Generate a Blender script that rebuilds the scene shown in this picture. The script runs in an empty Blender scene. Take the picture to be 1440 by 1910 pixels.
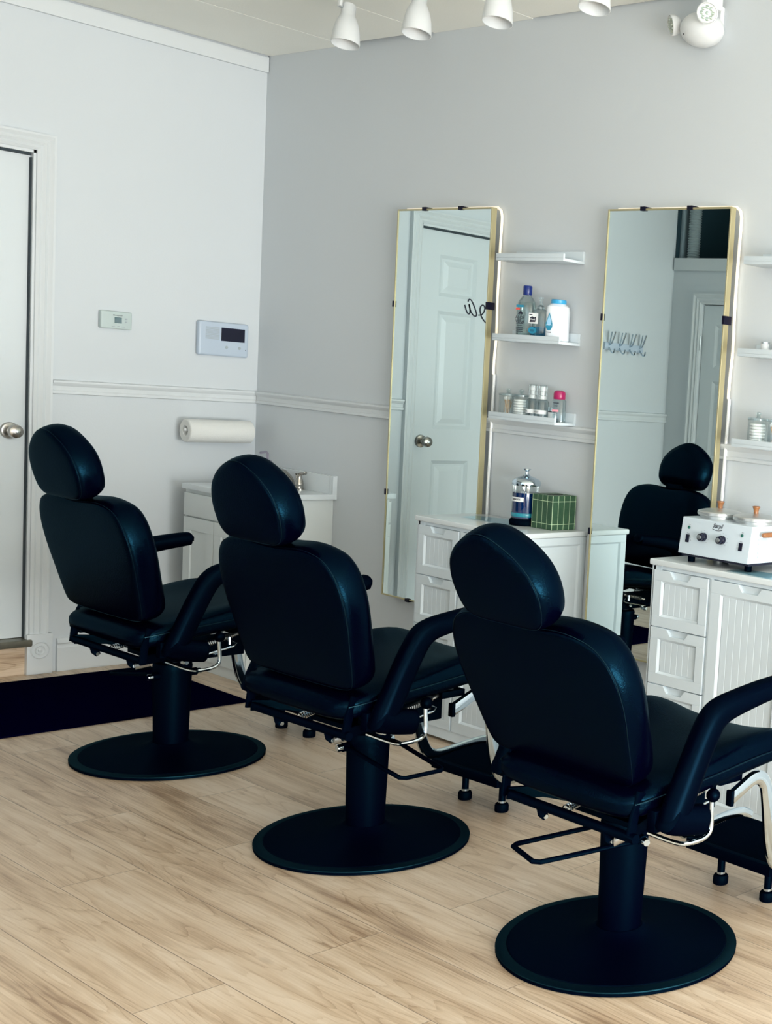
import bpy, bmesh, math, random
from mathutils import Vector, Matrix
random.seed(7)
PI = math.pi
scene = bpy.context.scene
COL = scene.collection

# ---------------------------------------------------------------- camera
CAM = Vector((-3.2905, -5.7541, 1.3705))
YAW, PIT, ROL, FPX = 0.9888, -0.0955, 0.0816, 2415.34
F = Vector((math.sin(YAW)*math.cos(PIT), math.cos(YAW)*math.cos(PIT), math.sin(PIT)))
R0 = Vector((math.cos(YAW), -math.sin(YAW), 0)); U0 = R0.cross(F)
RV = R0*math.cos(ROL) + U0*math.sin(ROL); UV = -R0*math.sin(ROL) + U0*math.cos(ROL)
cd = bpy.data.cameras.new('camera'); cam = bpy.data.objects.new('camera', cd); COL.objects.link(cam)
M = Matrix((RV, UV, -F)).transposed().to_4x4(); M.translation = CAM
cam.matrix_world = M
cd.sensor_fit = 'VERTICAL'; cd.sensor_height = 24; cd.lens = FPX/1910*24
cd.shift_x = -968.92/1910; cd.shift_y = 33.2/1910
cd.clip_start = 0.05; cd.clip_end = 100
scene.camera = cam

# ---------------------------------------------------------------- world, daylight, exposure
scene.view_settings.view_transform = 'Standard'; scene.view_settings.look = 'None'
scene.view_settings.exposure = 0.0; scene.view_settings.gamma = 1.0
scene.view_settings.use_curve_mapping = False
world = bpy.data.worlds.new('world'); scene.world = world; world.use_nodes = True
bg = world.node_tree.nodes['Background']; bg.inputs[0].default_value = (0.80, 0.92, 1.0, 1); bg.inputs[1].default_value = 1.6

def area(name, loc, target, sx, sy, power, color):
    l = bpy.data.lights.new(name, 'AREA'); l.shape = 'RECTANGLE'; l.size = sx; l.size_y = sy
    l.energy = power; l.color = color
    o = bpy.data.objects.new(name, l); COL.objects.link(o); o.location = loc
    d = Vector(target)-Vector(loc); o.rotation_euler = d.to_track_quat('-Z', 'Y').to_euler()
    return o
# daylight entering through the shop windows behind the camera
area('daylight_front', (-2.5, -10.75, 1.6), (-2.1, 0, 1.4), 4.4, 2.3, 175, (0.90, 0.98, 1.0))
area('daylight_side', (-5.35, -4.2, 1.7), (0, -3.3, 1.3), 3.2, 2.0, 10, (0.92, 0.98, 1.0))
# added fill lamp near the floor, aimed up to brighten the ceiling
area('ceiling_fill', (-2.4, -9.6, .45), (-1.6, -2.0, 2.68), 4.4, 1.1, 400, (0.97, 0.98, 0.96))

# ---------------------------------------------------------------- materials
def newmat(name):
    m = bpy.data.materials.new(name); m.use_nodes = True
    nt = m.node_tree; return m, nt, nt.nodes['Principled BSDF']
def mat(name, col, rough=.5, metal=0., spec=.5, bump=0., bscale=200., emit=None, estr=0., var=0., vscale=6., tint=None, coat=0.):
    m, nt, b = newmat(name)
    b.inputs['Base Color'].default_value = (*col, 1); b.inputs['Roughness'].default_value = rough
    b.inputs['Metallic'].default_value = metal; b.inputs['Specular IOR Level'].default_value = spec
    if tint: b.inputs['Specular Tint'].default_value = (*tint, 1)
    if coat: b.inputs['Coat Weight'].default_value = coat; b.inputs['Coat Roughness'].default_value = .15
    tc = nt.nodes.new('ShaderNodeTexCoord')
    if var:
        n = nt.nodes.new('ShaderNodeTexNoise'); n.inputs['Scale'].default_value = vscale; n.inputs['Detail'].default_value = 4
        nt.links.new(tc.outputs['Object'], n.inputs['Vector'])
        mx = nt.nodes.new('ShaderNodeMixRGB')
        mx.inputs[1].default_value = (*[c*(1-var) for c in col], 1); mx.inputs[2].default_value = (*[min(1, c*(1+var)) for c in col], 1)
        nt.links.new(n.outputs['Fac'], mx.inputs[0]); nt.links.new(mx.outputs[0], b.inputs['Base Color'])
    if bump:
        n = nt.nodes.new('ShaderNodeTexNoise'); n.inputs['Scale'].default_value = bscale; n.inputs['Detail'].default_value = 3
        nt.links.new(tc.outputs['Object'], n.inputs['Vector'])
        bp = nt.nodes.new('ShaderNodeBump'); bp.inputs['Strength'].default_value = bump; bp.inputs['Distance'].default_value = .002
        nt.links.new(n.outputs['Fac'], bp.inputs['Height']); nt.links.new(bp.outputs[0], b.inputs['Normal'])
    if emit: b.inputs['Emission Color'].default_value = (*emit, 1); b.inputs['Emission Strength'].default_value = estr
    return m
def clear(name, tint, refl=.10, rough=.03):
    m, nt, b = newmat(name); nt.nodes.remove(b)
    t = nt.nodes.new('ShaderNodeBsdfTransparent'); t.inputs[0].default_value = (*tint, 1)
    g = nt.nodes.new('ShaderNodeBsdfGlossy'); g.inputs[0].default_value = (1, 1, 1, 1); g.inputs['Roughness'].default_value = rough
    lw = nt.nodes.new('ShaderNodeLayerWeight'); lw.inputs[0].default_value = .25
    ma = nt.nodes.new('ShaderNodeMath'); ma.operation = 'MULTIPLY_ADD'; ma.inputs[1].default_value = .55; ma.inputs[2].default_value = refl*.5
    nt.links.new(lw.outputs['Fresnel'], ma.inputs[0])
    mx = nt.nodes.new('ShaderNodeMixShader')
    nt.links.new(ma.outputs[0], mx.inputs[0]); nt.links.new(t.outputs[0], mx.inputs[1]); nt.links.new(g.outputs[0], mx.inputs[2])
    nt.links.new(mx.outputs[0], nt.nodes['Material Output'].inputs[0]); return m

WALL = mat('wall_paint', (.640, .676, .700), .62, bump=.12, bscale=120, var=.012, vscale=2.)
TRIM = mat('trim_paint', (.695, .725, .738), .35, bump=.05, bscale=60)
DOORP = mat('door_paint', (.69, .735, .755), .38, bump=.08, bscale=90)
CEIL = mat('ceiling_panel', (.90, .90, .835), .8, bump=.25, bscale=160, var=.02, vscale=3)
GAP = mat('dark_gap', (.01, .01, .012), .9)
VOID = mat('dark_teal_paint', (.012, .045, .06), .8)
CABW = mat('cabinet_white', (.68, .755, .80), .38)
TOPW = mat('worktop_white', (.74, .79, .81), .16, var=.02, vscale=9)
VANW = mat('vanity_white', (.72, .76, .75), .35)
def black(name, dif, glo, rough, graze=.05, bump=.3, bscale=260.):
    """Near-black finish: faint dark diffuse, weak blue-tinted reflection, some sheen at grazing angles."""
    m, nt, b = newmat(name); N = nt.nodes; L = nt.links; N.remove(b)
    d = N.new('ShaderNodeBsdfDiffuse'); d.inputs[0].default_value = (*dif, 1)
    g = N.new('ShaderNodeBsdfGlossy'); g.inputs[0].default_value = (*glo, 1); g.inputs['Roughness'].default_value = rough
    h = N.new('ShaderNodeBsdfGlossy'); h.inputs[0].default_value = (.62, .92, 1, 1); h.inputs['Roughness'].default_value = rough*.8
    tc = N.new('ShaderNodeTexCoord'); n = N.new('ShaderNodeTexNoise'); n.inputs['Scale'].default_value = bscale; n.inputs['Detail'].default_value = 3
    L.new(tc.outputs['Object'], n.inputs['Vector'])
    bp = N.new('ShaderNodeBump'); bp.inputs['Strength'].default_value = bump; bp.inputs['Distance'].default_value = .002; L.new(n.outputs['Fac'], bp.inputs['Height'])
    for q in (d, g, h): L.new(bp.outputs[0], q.inputs['Normal'])
    a = N.new('ShaderNodeAddShader'); L.new(d.outputs[0], a.inputs[0]); L.new(g.outputs[0], a.inputs[1])
    lw = N.new('ShaderNodeLayerWeight'); lw.inputs[0].default_value = .5; L.new(bp.outputs[0], lw.inputs['Normal'])
    p = N.new('ShaderNodeMath'); p.operation = 'POWER'; p.inputs[1].default_value = 6.; L.new(lw.outputs['Facing'], p.inputs[0])
    q = N.new('ShaderNodeMath'); q.operation = 'MULTIPLY'; q.inputs[1].default_value = graze; L.new(p.outputs[0], q.inputs[0])
    x = N.new('ShaderNodeMixShader'); L.new(q.outputs[0], x.inputs[0]); L.new(a.outputs[0], x.inputs[1]); L.new(h.outputs[0], x.inputs[2])
    L.new(x.outputs[0], N['Material Output'].inputs[0]); return m
LEATHER = black('black_leather', (.0003, .0003, .0042), (.0012, .0072, .0120), .21, .15)
BPLAST = black('black_plastic', (.0003, .0003, .0036), (.0009, .0042, .0075), .36, .03, .15, 500)
BMETAL = black('black_powder_coat', (.0003, .0005, .0046), (.0008, .0050, .0080), .38, .02, .2, 600)
SEAM = black('stitched_seam', (.0006, .0020, .0085), (.010, .028, .034), .22, .35, .2, 600)
RIM = black('rubber_rim', (.0005, .0022, .0055), (.0045, .0190, .0250), .40, .05, .2, 600)
RUBBER = black('black_rubber', (.0003, .0005, .0045), (.0010, .0045, .0062), .6, .01, .2, 400)
MATM = black('black_carpet', (.0003, .0003, .0110), (.0003, .0003, .0006), .9, .0, 1., 500)
CHROME = mat('chrome', (.58, .68, .76), .09, metal=1.)
ZINC = mat('zinc_steel', (.55, .57, .58), .28, metal=1., bump=.1, bscale=80)
NICKEL = mat('brushed_nickel', (.42, .40, .37), .26, metal=1.)
BRONZE = mat('weathered_threshold', (.20, .19, .15), .4, metal=.7, var=.3, vscale=30)
GOLD = mat('gold_frame', (.46, .41, .24), .34, metal=.45)
MIRR = mat('mirror_silver', (.69, .79, .79), .0, metal=1.)
CLIP = mat('clip_black', (.002, .002, .015), .5, spec=.2)
LED = mat('warm_led', (.9, .88, .8), .4, emit=(1., .80, .55), estr=.65)
LEDOFF = mat('strip_silicone', (.85, .86, .86), .4)
PLW = mat('white_plastic', (.71, .73, .735), .35)
PLW2 = mat('cool_white_plastic', (.50, .58, .68), .35)
PLG = mat('grey_white_plastic', (.52, .60, .59), .4)
SCREEN = mat('dark_screen', (.002, .003, .02), .12)
LCD = mat('green_lcd', (.01, .05, .06), .2)
GREYP = mat('grey_print', (.38, .43, .46), .6)
PAPER = mat('paper_towel', (.80, .80, .77), .9, bump=.6, bscale=300)
NAVYP = mat('navy_plastic', (.002, .020, .17), .3)
TEALP = mat('teal_print', (.01, .22, .36), .5)
BLUEP = mat('sky_blue_plastic', (.04, .36, .66), .35)
PALEB = mat('pale_blue_print', (.30, .55, .75), .5)
REDP = mat('red_print', (.65, .07, .05), .5)
PINKP = mat('magenta_plastic', (.38, .008, .10), .3)
ROSEP = mat('rose_print', (.75, .30, .36), .5)
INK = mat('dark_ink', (.006, .008, .025), .6)
WHITEP = mat('label_white', (.86, .88, .88), .5)
BOTW = mat('bottle_white', (.84, .88, .92), .3)
CLEAR = clear('clear_plastic', (.93, .96, .96))
CLEARW = clear('clear_milky', (.80, .86, .87), .14, .12)
GLASS = clear('window_glass', (.93, .97, .97), .08, .0)
GELT = clear('blue_gel', (.25, .66, .85), .12, .05)
LIQ = mat('disinfectant_blue', (.001, .024, .125), .12, spec=.6)
COTTON = mat('cotton', (.86, .87, .86), .95)
SWAB = mat('birch_stick', (.62, .42, .24), .7)
WOODK = mat('varnished_wood', (.33, .135, .05), .3, var=.25, vscale=80)
ALU = mat('brushed_aluminium', (.60, .62, .62), .32, metal=.85)
WARMW = mat('warmer_enamel', (.64, .73, .80), .28)
GREENL = mat('green_lens', (.005, .09, .07), .2)
SOAPT = clear('soap_bottle_plum', (.80, .74, .82), .12, .1)
SHEET = clear('clear_blue_sheet', (.62, .84, .92), .22, .08)
LENS = clear('lamp_lens', (.80, .83, .78), .3, .05)
REFL = mat('lamp_reflector', (.82, .84, .80), .18, metal=.6)
DUCT = mat('grey_hose', (.30, .36, .37), .5)
PIPE = mat('grey_pipe', (.22, .28, .31), .45)

def floor_mat(name, seam=-1.028, riser=False):
    m, nt, b = newmat(name); N = nt.nodes; L = nt.links
    tc = N.new('ShaderNodeTexCoord'); sp = N.new('ShaderNodeSeparateXYZ'); L.new(tc.outputs['Object'], sp.inputs[0])
    def math_(op, a, bv=None):
        q = N.new('ShaderNodeMath'); q.operation = op
        if hasattr(a, 'links'): L.new(a, q.inputs[0])
        else: q.inputs[0].default_value = a
        if bv is not None:
            if hasattr(bv, 'links'): L.new(bv, q.inputs[1])
            else: q.inputs[1].default_value = bv
        return q.outputs[0]
    if riser: U, V = sp.outputs['X'], sp.outputs['Z']
    else: U, V = sp.outputs['Y'], sp.outputs['X']
    v = math_('SUBTRACT', V, seam); u = math_('ADD', U, 10.42)
    cb = N.new('ShaderNodeCombineXYZ'); L.new(u, cb.inputs[0]); L.new(v, cb.inputs[1])
    br = N.new('ShaderNodeTexBrick'); L.new(cb.outputs[0], br.inputs['Vector'])
    br.offset = .37; br.inputs['Scale'].default_value = 1; br.inputs['Brick Width'].default_value = 1.22; br.inputs['Row Height'].default_value = .193
    br.inputs['Mortar Size'].default_value = .0011; br.inputs['Mortar Smooth'].default_value = .3; br.inputs['Bias'].default_value = 0
    br.inputs['Color1'].default_value = (0, 0, 0, 1); br.inputs['Color2'].default_value = (1, 1, 1, 1); br.inputs['Mortar'].default_value = (.5, .5, .5, 1)
    rnd = N.new('ShaderNodeRGBToBW'); L.new(br.outputs['Color'], rnd.inputs[0])
    off = math_('MULTIPLY', rnd.outputs[0], 37.)
    # long soft figure along the plank
    cv = N.new('ShaderNodeCombineXYZ'); L.new(math_('MULTIPLY', u, 1.5), cv.inputs[0]); L.new(math_('MULTIPLY', v, 9.), cv.inputs[1]); L.new(off, cv.inputs[2])
    n1 = N.new('ShaderNodeTexNoise'); n1.inputs['Scale'].default_value = 1.5; n1.inputs['Detail'].default_value = 5; n1.inputs['Roughness'].default_value = .6; n1.inputs['Distortion'].default_value = .25
    L.new(cv.outputs[0], n1.inputs['Vector'])
    # growth rings: contour lines of a stretched noise
    cr = N.new('ShaderNodeCombineXYZ'); L.new(math_('MULTIPLY', u, .65), cr.inputs[0]); L.new(math_('MULTIPLY', v, 6.5), cr.inputs[1]); L.new(off, cr.inputs[2])
    n2 = N.new('ShaderNodeTexNoise'); n2.inputs['Scale'].default_value = 1.1; n2.inputs['Detail'].default_value = 1.5
    L.new(cr.outputs[0], n2.inputs['Vector'])
    ring = math_('FRACT', math_('MULTIPLY', math_('ADD', n2.outputs['Fac'], math_('MULTIPLY', n1.outputs['Fac'], .06)), 24.))
    ringm = N.new('ShaderNodeMapRange'); L.new(ring, ringm.inputs[0]); ringm.inputs[1].default_value = .72; ringm.inputs[2].default_value = 1.; ringm.inputs[3].default_value = 0; ringm.inputs[4].default_value = 1
    # fine fibres
    cf = N.new('ShaderNodeCombineXYZ'); L.new(math_('MULTIPLY', u, 4.), cf.inputs[0]); L.new(math_('MULTIPLY', v, 210.), cf.inputs[1]); L.new(off, cf.inputs[2])
    n3 = N.new('ShaderNodeTexNoise'); n3.inputs['Scale'].default_value = 1.; n3.inputs['Detail'].default_value = 3
    L.new(cf.outputs[0], n3.inputs['Vector'])
    ramp = N.new('ShaderNodeValToRGB'); e = ramp.color_ramp.elements
    e[0].position = .30; e[0].color = (.34, .225, .145, 1); e[1].position = .66; e[1].color = (.755, .61, .47, 1)
    q = e.new(.43); q.color = (.555, .405, .275, 1); q = e.new(.53); q.color = (.67, .515, .37, 1)
    s = math_('ADD', math_('ADD', math_('MULTIPLY', n1.outputs['Fac'], .70), .125), math_('MULTIPLY', math_('SUBTRACT', n3.outputs['Fac'], .5), .26))
    cm = N.new('ShaderNodeCombineXYZ'); L.new(math_('MULTIPLY', u, 1.8), cm.inputs[0]); L.new(math_('MULTIPLY', v, 48.), cm.inputs[1]); L.new(off, cm.inputs[2])
    n4 = N.new('ShaderNodeTexNoise'); n4.inputs['Scale'].default_value = 1.; n4.inputs['Detail'].default_value = 4; L.new(cm.outputs[0], n4.inputs['Vector'])
    s = math_('ADD', s, math_('MULTIPLY', math_('SUBTRACT', n4.outputs['Fac'], .5), .30))
    s = math_('ADD', s, math_('MULTIPLY', math_('SUBTRACT', rnd.outputs[0], .5), .09))
    s = math_('SUBTRACT', s, math_('MULTIPLY', ringm.outputs[0], .095))
    s = math_('ADD', s, .040)
    L.new(s, ramp.inputs[0])
    # sparse knots
    vo = N.new('ShaderNodeTexVoronoi'); ck = N.new('ShaderNodeCombineXYZ'); L.new(math_('MULTIPLY', u, 1.1), ck.inputs[0]); L.new(math_('MULTIPLY', v, 3.1), ck.inputs[1])
    vo.inputs['Scale'].default_value = 1.; L.new(ck.outputs[0], vo.inputs['Vector'])
    km = N.new('ShaderNodeMapRange'); L.new(vo.outputs['Distance'], km.inputs[0]); km.inputs[1].default_value = .012; km.inputs[2].default_value = .055; km.inputs[3].default_value = .62; km.inputs[4].default_value = 0
    mk = N.new('ShaderNodeMixRGB'); L.new(km.outputs[0], mk.inputs[0]); L.new(ramp.outputs[0], mk.inputs[1]); mk.inputs[2].default_value = (.10, .055, .035, 1)
    mm = N.new('ShaderNodeMixRGB'); L.new(math_('MULTIPLY', br.outputs['Fac'], .75), mm.inputs[0]); L.new(mk.outputs[0], mm.inputs[1]); mm.inputs[2].default_value = (.10, .065, .045, 1)
    L.new(mm.outputs[0], b.inputs['Base Color'])
    b.inputs['Roughness'].default_value = .34; b.inputs['Specular IOR Level'].default_value = .42
    bp = N.new('ShaderNodeBump'); bp.inputs['Strength'].default_value = .12; bp.inputs['Distance'].default_value = .001
    L.new(math_('SUBTRACT', n3.outputs['Fac'], br.outputs['Fac']), bp.inputs['Height']); L.new(bp.outputs[0], b.inputs['Normal'])
    return m
FLOORM = floor_mat('oak_laminate')
RISERM = floor_mat('oak_riser', seam=-.06, riser=True)

def tartan_mat():
    m, nt, b = newmat('green_window_check'); N = nt.nodes; L = nt.links
    tc = N.new('ShaderNodeTexCoord'); sp = N.new('ShaderNodeSeparateXYZ'); L.new(tc.outputs['Object'], sp.inputs[0])
    def line(src, period, off, w):
        a = N.new('ShaderNodeMath'); a.operation = 'ADD'; a.inputs[1].default_value = off+10*period; L.new(src, a.inputs[0])
        d = N.new('ShaderNodeMath'); d.operation = 'DIVIDE'; d.inputs[1].default_value = period; L.new(a.outputs[0], d.inputs[0])
        f = N.new('ShaderNodeMath'); f.operation = 'FRACT'; L.new(d.outputs[0], f.inputs[0])
        c = N.new('ShaderNodeMath'); c.operation = 'LESS_THAN'; c.inputs[1].default_value = w/period; L.new(f.outputs[0], c.inputs[0])
        return c.outputs[0]
    lx = line(sp.outputs['X'], .0265, .0285, .0016); ly = line(sp.outputs['Y'], .0265, .0285, .0016); lz = line(sp.outputs['Z'], .082, .062, .0018)
    ge = N.new('ShaderNodeNewGeometry'); sn = N.new('ShaderNodeSeparateXYZ'); 
    tr = N.new('ShaderNodeVectorTransform'); tr.vector_type = 'NORMAL'; tr.convert_from = 'WORLD'; tr.convert_to = 'OBJECT'
    L.new(ge.outputs['Normal'], tr.inputs[0]); L.new(tr.outputs[0], sn.inputs[0])
    ab = N.new('ShaderNodeMath'); ab.operation = 'ABSOLUTE'; L.new(sn.outputs['X'], ab.inputs[0])
    gt = N.new('ShaderNodeMath'); gt.operation = 'GREATER_THAN'; gt.inputs[1].default_value = .5; L.new(ab.outputs[0], gt.inputs[0])
    mx = N.new('ShaderNodeMix'); L.new(gt.outputs[0], mx.inputs[0]); L.new(lx, mx.inputs[2]); L.new(ly, mx.inputs[3])
    mxx = N.new('ShaderNodeMath'); mxx.operation = 'MAXIMUM'; L.new(mx.outputs[0], mxx.inputs[0]); L.new(lz, mxx.inputs[1])
    no = N.new('ShaderNodeTexNoise'); no.inputs['Scale'].default_value = 60; L.new(tc.outputs['Object'], no.inputs['Vector'])
    g = N.new('ShaderNodeMixRGB'); g.inputs[1].default_value = (.018, .065, .035, 1); g.inputs[2].default_value = (.045, .115, .055, 1); L.new(no.outputs['Fac'], g.inputs[0])
    c = N.new('ShaderNodeMixRGB'); L.new(mxx.outputs[0], c.inputs[0]); L.new(g.outputs[0], c.inputs[1]); c.inputs[2].default_value = (.55, .70, .45, 1)
    L.new(c.outputs[0], b.inputs['Base Color']); b.inputs['Roughness'].default_value = .55
    return m
TARTAN = tartan_mat()

# ---------------------------------------------------------------- mesh helpers
class MB:
    def __init__(s): s.v = []; s.f = []; s.m = []; s.mi = 0
    def add(s, vs, fs):
        o = len(s.v); s.v += [tuple(p) for p in vs]; s.f += [tuple(i+o for i in f) for f in fs]; s.m += [s.mi]*len(fs); return s
    def box(s, x0, x1, y0, y1, z0, z1, T=None):
        vs = [(x, y, z) for z in (z0, z1) for y in (y0, y1) for x in (x0, x1)]
        if T: vs = [T(p) for p in vs]
        return s.add(vs, [(0, 2, 3, 1), (4, 5, 7, 6), (0, 1, 5, 4), (2, 6, 7, 3), (0, 4, 6, 2), (1, 3, 7, 5)])
    def prism(s, poly, w0, w1, T):
        n = len(poly); vs = [T((u, v, w0)) for u, v in poly]+[T((u, v, w1)) for u, v in poly]
        fs = [tuple(range(n-1, -1, -1)), tuple(range(n, 2*n))]+[(i, (i+1) % n, n+(i+1) % n, n+i) for i in range(n)]
        return s.add(vs, fs)
    def lathe(s, prof, c=(0, 0, 0), n=32, T=None, sx=1., sy=1., ex=2.):
        vs = []; fs = []
        for r, z in prof:
            for k in range(n):
                a = 2*PI*k/n; ca, sa = math.cos(a), math.sin(a)
                if ex != 2: q = (abs(ca)**ex+abs(sa)**ex)**(-1/ex)
                else: q = 1
                p = (r*ca*q*sx, r*sa*q*sy, z)
                if T: p = T(p)
                vs.append((p[0]+c[0], p[1]+c[1], p[2]+c[2]))
        m = len(prof)
        for j in range(m-1):
            for k in range(n):
                fs.append((j*n+k, j*n+(k+1) % n, (j+1)*n+(k+1) % n, (j+1)*n+k))
        fs.append(tuple(range(n-1, -1, -1))); fs.append(tuple((m-1)*n+k for k in range(n)))
        return s.add(vs, fs)
    def tube(s, pts, r, n=10, ry=None, closed=False, up=(0, 0, 1), ex=2., rs=None):
        pts = [Vector(p) for p in pts]; m = len(pts); ry = ry or r
        vs = []; fs = []
        up = Vector(up); prev = None
        for i, p in enumerate(pts):
            if closed: t = (pts[(i+1) % m]-pts[i-1])
            else: t = (pts[min(i+1, m-1)]-pts[max(i-1, 0)])
            t.normalize()
            if prev is None:
                a = up-t*up.dot(t)
                if a.length < 1e-3: a = Vector((1, 0, 0))-t*t.x
            else: a = prev-t*prev.dot(t)
            a.normalize(); prev = a; b = t.cross(a)
            k_ = rs[i] if rs else 1.
            kk = k_ if isinstance(k_, tuple) else (k_, k_)
            for k in range(n):
                th = 2*PI*k/n; ca, sa = math.cos(th), math.sin(th)
                q = (abs(ca)**ex+abs(sa)**ex)**(-1/ex) if ex != 2 else 1
                vs.append(p+a*(ca*q*r*kk[0])+b*(sa*q*ry*kk[1]))
        for i in range(m if closed else m-1):
            j = (i+1) % m
            for k in range(n): fs.append((i*n+k, i*n+(k+1) % n, j*n+(k+1) % n, j*n+k))
        if not closed:
            fs.append(tuple(range(n-1, -1, -1))); fs.append(tuple((m-1)*n+k for k in range(n)))
        return s.add(vs, fs)
    def ball(s, c, r, n=14, sc=(1, 1, 1), T=None):
        prof = []
        for i in range(1, n//2+2):
            a = -PI/2+PI*i/(n//2+2); prof.append((math.cos(a), math.sin(a)))
        def TT(p):
            q = (p[0]*r*sc[0], p[1]*r*sc[1], p[2]*r*sc[2])
            return T(q) if T else q
        return s.lathe(prof, c, n, TT)
    def build(s, name, mats, parent=None, bevel=0., seg=2, smooth=True, angle=35, sub=0, origin=None, bangle=30):
        me = bpy.data.meshes.new(name)
        vs = s.v
        if origin: vs = [(a-origin[0], b-origin[1], c-origin[2]) for a, b, c in vs]
        me.from_pydata(vs, [], s.f)
        if not isinstance(mats, (list, tuple)): mats = [mats]
        for m in mats: me.materials.append(m)
        me.polygons.foreach_set('material_index', s.m)
        bm = bmesh.new(); bm.from_mesh(me)
        bmesh.ops.recalc_face_normals(bm, faces=bm.faces)
        if bevel:
            es = [e for e in bm.edges if len(e.link_faces) == 2 and e.calc_face_angle(0) > math.radians(bangle)]
            bmesh.ops.bevel(bm, geom=es, offset=bevel, segments=seg, affect='EDGES', profile=.6, clamp_overlap=True)
        bm.to_mesh(me); bm.free()
        if smooth:
            me.polygons.foreach_set('use_smooth', [True]*len(me.polygons)); me.set_sharp_from_angle(angle=math.radians(angle))
        o = bpy.data.objects.new(name, me); COL.objects.link(o)
        if origin: o.location = origin
        if parent: o.parent = parent
        if sub:
            md = o.modifiers.new('subsurf', 'SUBSURF'); md.levels = sub; md.render_levels = sub
        return o

def tag(o, label=None, cat=None, group=None, kind=None):
    if label: o['label'] = label
    if cat: o['category'] = cat
    if group: o['group'] = group
    if kind: o['kind'] = kind
    return o
def thing(name, label, cat, loc=(0, 0, 0), rz=0., group=None):
    o = bpy.data.objects.new(name, None); COL.objects.link(o); o.empty_display_size = .05
    o.location = loc; o.rotation_euler = (0, 0, rz); return tag(o, label, cat, group)
def struct(o): o['kind'] = 'structure'; return o
def copy_tree(o, parent=None):
    c = o.copy(); COL.objects.link(c)
    if parent: c.parent = parent
    for ch in list(o.children): copy_tree(ch, c)
    return c
def FX(x, sgn=-1):   # on a plane facing -x: u runs towards -y, v up, w outwards
    return lambda p: (x-p[2], -p[0], p[1])
def FY(y):           # on a plane facing -y: u runs towards +x, v up, w outwards
    return lambda p: (p[0], y-p[2], p[1])
def text(body, size, T, mat_, parent, name='lettering', shear=0., extrude=.0003, align='CENTER', bold=0., spacing=1., sx=1.):
    cu = bpy.data.curves.new(name, 'FONT'); cu.body = body; cu.size = size; cu.shear = shear; cu.align_x = align; cu.align_y = 'CENTER'
    cu.offset = bold; cu.space_character = spacing; cu.resolution_u = 3
    o = bpy.data.objects.new(name, cu); COL.objects.link(o)
    dg = bpy.context.evaluated_depsgraph_get(); dg.update()
    me = bpy.data.meshes.new_from_object(o.evaluated_get(dg), depsgraph=dg)
    bpy.data.objects.remove(o); bpy.data.curves.remove(cu)
    me.name = name; me.materials.clear(); me.materials.append(mat_)
    for v in me.vertices: v.co = T((v.co.x*sx, v.co.y, extrude))
    q = bpy.data.objects.new(name, me); COL.objects.link(q)
    if parent: q.parent = parent
    return q
def smoothpath(pts, k=4, closed=False):
    P = [Vector(p) for p in pts]; out = []; n = len(P)
    for i in range(n if closed else n-1):
        a = P[(i-1) % n] if (closed or i > 0) else P[0]; b = P[i]; c = P[(i+1) % n]; d = P[(i+2) % n] if (closed or i+2 < n) else P[-1]
        for j in range(k):
            t = j/k
            out.append(.5*((2*b)+(c-a)*t+(2*a-5*b+4*c-d)*t*t+(3*b-a-3*c+d)*t**3))
    if not closed: out.append(P[-1])
    return out
#@@ROOM
# ================================================================= ROOM
H = 2.679
XL, YF = -5.6, -11.0           # far left wall, street front
PX = -2.72                    # partition wall beside the entrance door
# floor
MB().box(XL, 0.0, YF, 0.0, -.10, 0.0).build('floor', FLOORM, smooth=False)['kind'] = 'structure'
# mirror wall (right)
MB().box(0.0, .12, YF, .12, -.1, 3.1).build('wall_right', WALL, smooth=False)['kind'] = 'structure'
# back wall with the door opening
DX0, DX1, DZ0, DZ1 = -1.765, -.917, .116, 2.084
b = MB(); b.box(DX1, 0, 0, .12, -.1, 3.1); b.box(XL, DX0, 0, .12, -.1, 3.1); b.box(DX0, DX1, 0, .12, DZ1, 3.1); b.box(DX0, DX1, .11, .12, -.1, DZ1)
b.build('wall_back', WALL, smooth=False)['kind'] = 'structure'
# street front: low wall, head and piers round two shop windows
b = MB(); b.box(XL, 0, YF-.12, YF, -.1, .35); b.box(XL, 0, YF-.12, YF, 2.75, 3.1); b.box(-.4, 0, YF-.12, YF, .35, 2.75); b.box(XL, -4.7, YF-.12, YF, .35, 2.75); b.box(-2.6, -2.5, YF-.12, YF, .35, 2.75)
b.build('wall_front', WALL, smooth=False)['kind'] = 'structure'
for i, (x0, x1) in enumerate(((-4.7, -2.6), (-2.5, -.4))):
    w = thing('window_%d' % (i+1), None, None); struct(w)
    b = MB(); b.box(x0, x0+.05, YF-.09, YF-.03, .35, 2.75); b.box(x1-.05, x1, YF-.09, YF-.03, .35, 2.75); b.box(x0+.05, x1-.05, YF-.09, YF-.03, .35, .40); b.box(x0+.05, x1-.05, YF-.09, YF-.03, 2.70, 2.75)
    b.build('window_frame', ALU, w, smooth=False)
    MB().box(x0+.05, x1-.05, YF-.065, YF-.058, .40, 2.70).build('pane', GLASS, w, smooth=False)
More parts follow.
